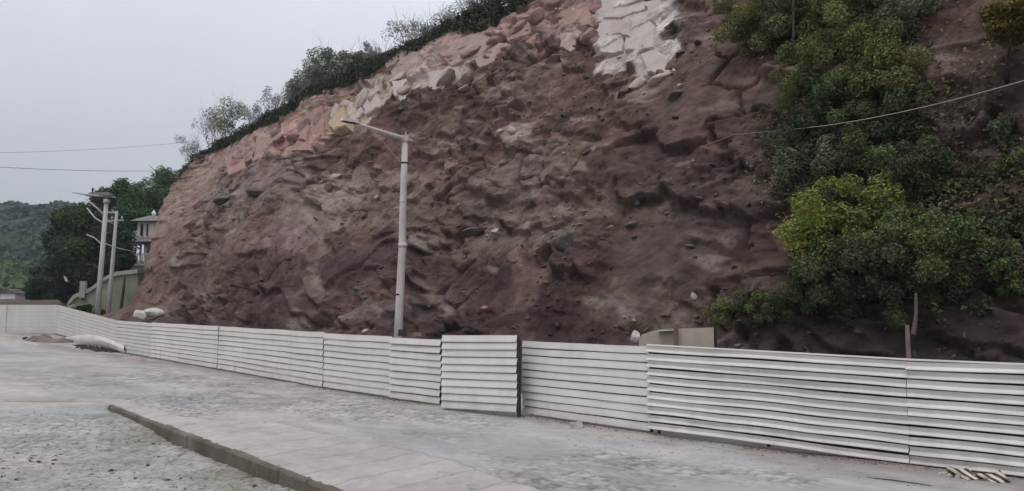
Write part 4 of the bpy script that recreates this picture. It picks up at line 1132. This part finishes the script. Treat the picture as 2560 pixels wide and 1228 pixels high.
TREES = [  # px, py, rx, ry, depth, colour, label
    (172, 540, 40, 42, 88, DG, 'dark tree whose top meets the far hill'), (225, 555, 55, 55, 86, DG, 'dark tree directly behind the taller utility pole'), (195, 625, 60, 60, 84, (.034, .048, .026), 'dark tree standing low left of the utility poles'),
    (275, 600, 60, 70, 84, (.026, .034, .024), 'darkest tree between the utility poles and the house'), (330, 495, 42, 46, 100, (.055, .085, .045), 'rounded tree top standing highest behind the house'), (378, 505, 48, 44, 104, (.075, .105, .065), 'paler tree right of the highest tree top'), (425, 500, 40, 36, 112, (.05, .08, .042), 'tree half hidden by the left end of the cliff'),
    (300, 545, 44, 42, 96, (.035, .062, .025), 'mid green tree over the house eaves'), (375, 545, 46, 30, 99, (.035, .065, .022), 'bright green tree just above the house roof'), (235, 690, 44, 40, 80, (.028, .038, .022), 'dark low tree behind the mossy wall'),
    (140, 690, 50, 46, 100, (.025, .035, .02), 'dark tree near the white speck at the valley edge'), (105, 715, 36, 34, 96, (.03, .045, .022), 'small dark tree above the plain left fence'), (40, 738, 40, 16, 104, (.04, .065, .025), 'low green tree at the far left above the fence'), (170, 725, 34, 36, 84, (.024, .032, .02), 'low dark tree at the left foot of the mossy wall'), (-10, 742, 36, 16, 106, (.036, .056, .024), 'low tree cut by the left edge of the picture'), (300, 650, 40, 44, 80, (.024, .03, .022), 'shadowy tree behind the thin black post'),
    (265, 505, 40, 34, 108, (.05, .07, .045), 'pale distant tree top right of the taller pole head'), (300, 490, 36, 36, 110, (.05, .08, .045), 'small rounded tree top between the pole head and the highest tree'), (420, 460, 40, 40, 118, (.07, .10, .06), 'pale tree top touching the cliff edge under the dead branch'),
    (340, 545, 50, 40, 108, (.035, .06, .028), 'green tree in the second row above the house'), (150, 600, 44, 60, 98, (.03, .045, .03), 'dark tree at the left end of the tall group'), (135, 660, 34, 44, 120, (.035, .05, .03), 'dark bushy tree in front of the far hill'),
    (255, 640, 40, 50, 90, (.022, .03, .02), 'deep dark tree filling the gap between the two poles')]
for px, py, rx, ry, Yd, cl_, lab in TREES:
    bseed += 1
    c = P(px, py, Yd); k = Yd / F_PX
    i = (c.x, c.y, 1.2 if Yd < 95 else 3.0)
    cl_ = (cl_[0] * 1.55, cl_[1] * 1.75, cl_[2] * 1.45)
    plant('tree', lab, 'tree', i, c, (rx * k * 1.1, rx * k, ry * k * 1.1), 4200, .46, cl_, bseed, 'trees behind the fence at the left', 13, ('trunk', 'crown'), 'bark', .16, lo=.44, yellow=.3)
plant('hedge_bush', 'dark green clipped bush at the foot of the mossy wall', 'bush', P(214, 800, 61), P(212, 772, 61), (.85, .6, .55), 2600, .14, (.055, .095, .02), 501, None, 8, yellow=.2)
for bi, (px, py, r_, cl_, lab) in enumerate(((182, 784, .7, (.10, .15, .05), 'light green bush at the left foot of the mossy wall'), (250, 782, .55, (.07, .11, .04), 'green bush growing between the feet of the utility poles'), (290, 786, .6, (.09, .13, .05), 'green bush at the foot of the thin black post'))):
    plant('bush', lab, 'bush', P(px, 800, 61.4), P(px, py, 61.4), (r_ * 1.2, r_, r_ * .8), 1500, .16, cl_, 520 + bi, 'bushes at the foot of the mossy wall', 8, yellow=.3)
plant('weed', 'small leafy weed in front of the thicker utility pole', 'weed', P(218, 800, 56), P(219, 783, 56), (.35, .3, .4), 400, .12, (.05, .07, .03), 502, None, 6)

# small far buildings and specks
o = empty('shed', P(32, 745, 100)); tag(o, 'tiny pale shed with a pinkish roof beyond the left fence', 'shed')
q = P(32, 741, 100); mb = MB(); mb.box(q, (2.0, 2.0, .8)); mb.build('wall', M['wall'], o)
mb = MB(); mb.prism([q + Vector((-1.2, -1.2, .4)), q + Vector((1.2, -1.2, .4)), q + Vector((0, -1.2, 1.0))], (0, 2.4, 0)); mb.build('roof', M['rock_grey'], o)
q = P(163, 697, 82); mb = MB(); mb.prism([q + Vector((-.2, 0, .3)), q + Vector((.05, 0, .15)), q + Vector((.28, 0, -.35)), q + Vector((.0, 0, -.25))], (.05, .06, 0))
tag(mb.build('white_plate', M['white']), 'bright white scrap hanging among the dark trees', 'scrap')

# far wooded hill: one mass
g = np.random.default_rng(12); n = 70000
fx = g.uniform(-420, -40, n); fy = g.uniform(215, 520, n)
fr_ = np.hypot(fx, fy)
lf = sstep(.25, -.15, (fx + .42 * fy) / fr_)
fz = -.75 + 2.2 + lf * 9 + sstep(200, 430, fy) * 46 * (1 + .10 * fbm(fx / 90, fy / 90, 0 * fx, 3, 5)) * sstep(.02, -.13, (fx + .47 * fy) / fr_) * (1 - .65 * sstep(500, 1200, fr_))
hgt = 3.0 * (1 + vnoise(fx / 9, fy / 9, 0 * fx, 70)) * g.uniform(.2, 1, n)
pos = np.stack([fx, fy, fz + hgt], -1)
nr2 = np.array([0, -.35, .7]) + g.normal(size=(n, 3)) * .5; nr2 /= np.linalg.norm(nr2, axis=1)[:, None]
cb = np.array((.042, .062, .036)) * g.uniform(.6, 1.5, (n, 1)) * (1 + .4 * vnoise(fx / 14, fy / 14, 0 * fx, 71))[:, None]
V, Fa, cl = leaf_quads(pos, nr2, 2.6 * g.uniform(.5, 1.4, n), cb, g, .8)
tag(link('far_wood', big_mesh('far_wood', V, Fa, M['leaf'], cl, smooth=False)), 'dark wood covering the far hill', kind='stuff')
# meadow scrub
tb = BVHTree.FromPolygons([Vector(p) for p in np.stack([TX, TY, TZ], -1).reshape(-1, 3)], grid_faces(len(rad), len(ang)).tolist())
n = 16000; fx = g.uniform(-190, -50, n); fy = g.uniform(100, 225, n)
kp = vnoise(fx / 9, fy / 9, 0 * fx, 74) > g.uniform(-.9, .6, n)
fx, fy = fx[kp], fy[kp]; n = len(fx)
fz = np.array([(lambda h: h[0].z if h[0] is not None else 0)(tb.ray_cast(Vector((x, y, 300)), Vector((0, 0, -1)))) for x, y in zip(fx, fy)])
pos = np.stack([fx, fy, fz + g.uniform(.1, 1.6, n) * (1 + vnoise(fx / 5, fy / 5, 0 * fx, 75))], -1)
nr2 = np.array([0, -.35, .7]) + g.normal(size=(n, 3)) * .5; nr2 /= np.linalg.norm(nr2, axis=1)[:, None]
cb = np.array((.075, .115, .045)) * g.uniform(.5, 1.5, (n, 1))
V, Fa, cl = leaf_quads(pos, nr2, 1.3 * g.uniform(.5, 1.4, n), cb, g, .8)
tag(link('scrub', big_mesh('scrub', V, Fa, M['leaf'], cl, smooth=False)), 'green scrub over the valley field', kind='stuff')

# ------------------------------------------------------------------ things along the fence
def boulder(label, px, py, Yd, size, key, stretch, seed, name='boulder', cat='boulder', group=None):
    me = rock_mesh(name, seed, 3, 9, stretch, M[key])
    o = link(name, me, None, P(px, py, Yd)); o.scale = (size,) * 3
    return tag(o, label, cat, group)
boulder('whitest rounded stone at the cliff foot behind the fence', 352, 788, 49.5, .46, 'white', (1, .9, .9), 3)
boulder('pale pinkish stone slab lying right of the whitest stone', 385, 783, 49.8, .52, 'white', (1.5, .9, .7), 8)
boulder('small pale stone on the bank left of the white stones', 263, 796, 54, .18, 'white', (1.3, .9, .7), 13, 'stone', 'stone')

dm = empty('dirt_mound', G(112, 858, .5)); dm.location = P(112, 846, 55)
nx, ny = 50, 26
a_, b_ = np.meshgrid(np.linspace(-1, 1, nx), np.linspace(-1, 1, ny))
hh = np.clip(1 - (np.abs(a_) ** 2.2 + b_ ** 2), 0, 1) ** .6
Hm = .72 * hh * (.75 + .25 * fbm(a_ * 3, b_ * 2, 0 * a_, 4, 66)) - .1
mv = np.stack([a_ * 2.2, b_ * 1.1, Hm], -1).reshape(-1, 3)
dmm = link('mound', big_mesh('mound', mv, grid_faces(ny, nx), M['dirt']))
dmm.parent = dm; dmm.location = (0, 0, -.35)
tag(dm, 'low brown heap of dirt at the bend of the fence', 'mound')
boulder('two-lobed dark stone lying alone on the road at the far left', 63, 846, 55, .13, 'rock_dark', (1.8, .8, .8), 21, 'stone', 'stone')

# crumpled white sheet lying against the fence foot
sec = [(160, 849, 847, 54.5), (166, 840, 857, 53.8), (180, 835, 861, 53.2), (205, 833, 862, 52.3), (232, 835, 862, 51.3), (262, 842, 866, 50), (290, 854, 875, 48.2), (314, 864, 884, 46.4)]
vs = []; nsg = 10
for px, yt, yb, Yd in sec:
    Yd = fpt(px)[0].y - .95
    tpt, bpt = P(px, yt, Yd + .35), P(px, yb, Yd - .25)
    for k in range(nsg + 1):
        t = k / nsg; q = tpt.lerp(bpt, t)
        bul = math.sin(math.pi * t) * (.10 + .16 * abs(float(vnoise(px * .031, t * 2.2, 7.7, 6))))
        q = q + Vector((-.5, -.8, .35)) * bul + Vector((0, 0, .03 * float(vnoise(px * .05, t * 3, 1.3, 5))))
        vs.append(q)
cs = MB(); cs.add(vs, [(j * (nsg + 1) + k, j * (nsg + 1) + k + 1, (j + 1) * (nsg + 1) + k + 1, (j + 1) * (nsg + 1) + k) for j in range(len(sec) - 1) for k in range(nsg)])
so = cs.build('fallen_sheet', M['plastic'], None, True)
sm = so.modifiers.new('thickness', 'SOLIDIFY'); sm.thickness = .03
sb = so.modifiers.new('smooth', 'SUBSURF'); sb.levels = sb.render_levels = 2
tag(so, 'crumpled white sheet curling off the bottom of the fence at the left', 'sheet')
# dark stones added in place of the shade under the sheet
g = np.random.default_rng(30); n = 700
pp = np.array([(lambda t: G(175 + 115 * t + g.normal() * 2, 860 + 18 * t + 4 * math.sin(math.pi * t) + g.normal() * 1.6, .02)[:])(g.uniform(0, 1)) for _ in range(n)])
tag(scatter_stones('sheet_shade_stones', pp, g.uniform(.05, .16, n), None, M['rock_dark'], 31), 'dark stones standing in for the shade under the crumpled white sheet', kind='stuff')

# beige boards and post behind the fence
bo = empty('beige_board', P(1740, 880, 18.0)); tag(bo, 'squarer beige board standing behind the fence, right of the brown post', 'board', 'beige boards behind the fence')
c0, c1 = P(1697, 870, 18.3), P(1785, 870, 17.6)
dv = (c1 - c0); dv.z = 0
zt0 = P(1697, 822, 18.3).z; zt1 = P(1785, 819, 17.6).z
mb = MB(); mb.prism([(c0.x, c0.y, .9), (c1.x, c1.y, .9), (c1.x, c1.y, zt1), (c0.x, c0.y, zt0)], (.06, .09, 0)); mb.build('board_face', M['board'], bo)
mb = MB(); mb.prism([(c1.x + .01, c1.y - .01, .9), (c1.x + .05, c1.y + .03, .9), (c1.x + .05, c1.y + .03, zt1 + .01), (c1.x + .01, c1.y - .01, zt1 + .01)], (.06, .10, 0)); mb.build('edge_trim', M['backing'], bo)
bo2 = empty('beige_board', P(1640, 880, 18.8)); tag(bo2, 'round-ended beige board standing behind the fence, left of the brown post', 'board', 'beige boards behind the fence')
pl = [P(x, y, 18.75 + (1690 - x) * .004) for x, y in ((1684, 905), (1684, 826), (1660, 823), (1630, 828), (1606, 836), (1596, 848), (1598, 862), (1606, 905))]
mb = MB(); mb.prism(pl, (.08, .10, 0)); mb.build('board_face', M['board'], bo2)
mb = MB(); mb.prism([P(1640, 829, 18.7), P(1684, 827, 18.6), P(1684, 821, 18.6), P(1650, 824, 18.7)], (.1, .2, 0)); mb.build('edge_trim', M['coping'], bo2)
mb = MB(); a, b = P(1690, 905, 18.2), P(1691, 818, 18.2); mb.box((a + b) / 2, (.085, .085, (b - a).length), R(20))
tag(mb.build('wooden_post', M['wood']), 'brown post standing between the two beige boards', 'post')
boulder('small pale bag-like stone left of the round-ended board', 1588, 842, 19.2, .15, 'white', (1, .9, 1.1), 33, 'stone', 'stone')
mb = MB(); mb.tube([P(1636, 795, 18.9), P(1648, 812, 18.85), P(1652, 830, 18.8)], [.010, .013, .013], 5)
tag(mb.build('stick', M['litter']), 'thin dark stick poking up behind the round-ended board', 'stick')
mb = MB(); a, b = P(2272, 900, 14.4), P(2268, 813, 14.5); mb.tube([a, a.lerp(b, .6), b], [.045, .042, .038], 6)
tag(mb.build('wooden_stake', M['wood']), 'pale weathered stake sticking up behind the fence at the right', 'stake')
mb = MB(); a, b = P(2283, 840, 15.5), P(2290, 735, 16.4); mb.tube([a, a.lerp(b, .5) + Vector((.03, 0, 0)), b], [.05, .04, .03], 6)
tag(mb.build('bare_sapling', M['bark']), 'thin bare stem rising into the shaded bushes above the stake', 'stem')
p0, _ = on_cliff(1985, 150)
mb = MB(); mb.tube([p0 + Vector((-.4, -.5, -.1)), P(1984, 90, p0.y - .6), P(1983, -10, p0.y - .5)], [.05, .045, .04], 6)
tag(mb.build('bare_sapling', M['bark']), 'dark thin trunk standing among the top olive bushes', 'stem')
for px, py, sx_, sz_, lab in ((1006, 832, .30, .22, 'small dark block beside the foot of the street lamp'), (1043, 836, .26, .12, 'small reddish brick lying right of the street lamp')):
    mb = MB(); mb.box(P(px, py, 26.2), (sx_, .2, sz_), .2, .92); tag(mb.build('block', M['rock_dark'] if 'dark' in lab else M['rock_pink']), lab, 'block')

# torn white scrap, striped tape and a rod at the fence foot
mb = MB(); q = G(1440, 1068, .02)
for dx, dz_, w_ in ((-.12, .05, .05), (-.07, .09, .04), (-.01, .07, .06), (.06, .10, .05), (.12, .05, .05)):
    mb.box(q + Vector((dx, -.02 * w_, dz_ / 2)), (w_ * 1.4, .02, dz_ * 1.5 + .02), .3, .8)
mb.box(q + Vector((0, 0, .09)), (.30, .02, .05), .25)
tag(mb.build('torn_scrap', M['white']), 'torn white scrap hanging at the bottom of the fence', 'scrap')
q0, q1 = G(2370, 1190, .02), G(2520, 1207, .02)
vs = []; K = 26
for k in range(K + 1):
    t = k / K; q = q0.lerp(q1, t)
    hgt_ = .11 + .05 * math.sin(t * 9) + .03 * math.sin(t * 23)
    tw = .05 * math.sin(t * 14)
    vs += [q + Vector((tw, -.05 + tw, .0)), q + Vector((0, -.02 - tw, hgt_ * .55)), q + Vector((-tw, .03, hgt_))]
mb = MB(); mb.add(vs, [(3 * k + j, 3 * k + 3 + j, 3 * k + 4 + j, 3 * k + 1 + j) for k in range(K) for j in (0, 1)])
tag(mb.build('striped_tape', M['tape'], None, True), 'crumpled black and cream striped tape under the fence', 'tape')
mb = MB(); rg = random.Random(4)
for k in range(7):
    q = G(2350 + k * 11, 1186 + k * 1.2 + rg.uniform(-3, 3), .03); mb.box(q, (rg.uniform(.05, .1), .04, rg.uniform(.02, .06)), rg.uniform(0, 3))
tag(mb.build('plaster_scrap', M['white']), 'scatter of small white plaster bits beside the striped tape', 'scraps')
mb = MB(); mb.tube([G(2168, 1194, .01), G(2230, 1200, .02), G(2300, 1210, .015), G(2330, 1215, .01)], [.006, .009, .007, .005], 5)
tag(mb.build('thin_rod', M['litter']), 'thin dark rod lying on the road near the right corner', 'rod')

# ------------------------------------------------------------------ gravel and litter
g = np.random.default_rng(41)
def low_z(x, y):
    h = lgb.ray_cast(Vector((x, y, 3)), Vector((0, 0, -1)))
    return h[0].z if h[0] is not None else -.3
lgb = BVHTree.FromPolygons([Vector(p) for p in np.stack([LX, LY, LZ], -1).reshape(-1, 3)], grid_faces(len(ly), len(lx)).tolist())
pts = []
while len(pts) < 5200:
    x, y = g.uniform(-17, -1.5), g.uniform(9.5, 21)
    s, n = sn(x, y)
    if n > kerb_n(s) - .15: continue
    if g.uniform() > (.25 + .75 * float(sstep(19, 11, y))) * (.45 + .55 * float(sstep(-.2, .3, vnoise(x / 1.6, y / 1.3, .5, 72)))): continue
    pts.append((x, y, low_z(x, y)))
pts = np.array(pts)
tag(scatter_stones('gravel', pts, .008 + .035 * g.uniform(0, 1, len(pts)) ** 3, None, M['pebble'], 42, flat=(.35, .7)), 'loose gravel over the lower ground', kind='stuff')
mb = MB(); rg = random.Random(6)
for p in pts[g.integers(0, len(pts), 330)]:
    if p[1] > 17.5 and rg.random() < .7: continue
    a = rg.uniform(0, 3.14); L = rg.uniform(.03, .13)
    dv = Vector((math.cos(a), math.sin(a), 0)) * L; q = Vector(p) + Vector((0, 0, .012))
    if rg.random() < .5: mb.tube([q - dv, q + Vector((0, 0, rg.uniform(0, .03))), q + dv], [.003, .006, .003], 4, False)
    else:
        w_ = Vector((-dv.y, dv.x, 0)) * .35
        mb.add([q - dv * .6, q + w_ + Vector((0, 0, .02)), q + dv * .6, q - w_ + Vector((0, 0, .008))], [(0, 1, 2), (0, 2, 3)])
tag(mb.build('leaf_litter', M['litter']), 'dark twigs and dead leaves on the lower ground', kind='stuff')
pts = []
while len(pts) < 5200:
    s, n = g.uniform(-6, 34), g.uniform(6.5, 16)
    if n < kerb_n(s) + .2: continue
    if g.uniform() > .12 + .88 * float(sstep(.0, .5, vnoise(s / 3, n / 1.6, .2, 73))): continue
    x, y = xy(s, n); pts.append((x, y, float(road_z(np.array([s]), np.array([n]))[0])))
pts = np.array(pts)
tag(scatter_stones('road_grit', pts, .007 + .028 * g.uniform(0, 1, len(pts)) ** 3, None, M['pebble'], 43, flat=(.35, .7)), 'fine grit lying on the road', kind='stuff')

# ------------------------------------------------------------------ thin air haze
mb = MB(); mb.box((-150, 260, 39), (1300, 1300, 82))
hm = bpy.data.materials.new('haze'); hm.use_nodes = True
hn = hm.node_tree.nodes; hn.remove(hn['Principled BSDF'])
pvv = hn.new('ShaderNodeVolumePrincipled'); pvv.inputs['Color'].default_value = (.80, .88, 1.0, 1); pvv.inputs['Density'].default_value = .0003
hm.node_tree.links.new(pvv.outputs[0], hn['Material Output'].inputs['Volume'])
tag(mb.build('haze', hm), 'thin bluish air haze', kind='stuff')

g = np.random.default_rng(77); pts = []
while len(pts) < 2600:
    px = g.uniform(330, 2560); q, _h = fpt(px)
    if g.uniform() > .15 + .85 * float(sstep(-.1, .5, vnoise(px / 90, 0.3, 0.7, 78))): continue
    o_ = abs(g.normal()) * .16 + .0
    x, y = q.x - .7 * o_, q.y - .7 * o_
    s1, n1_ = sn(x, y); pts.append((x, y, float(road_z(np.array([s1]), np.array([n1_]))[0])))
pts = np.array(pts)
tag(scatter_stones('soil_spill', pts, .008 + .035 * g.uniform(0, 1, len(pts)) ** 3, None, M['dirt'], 79, flat=(.4, .8)), 'crumbs of brown soil spilled along the fence foot', kind='stuff')
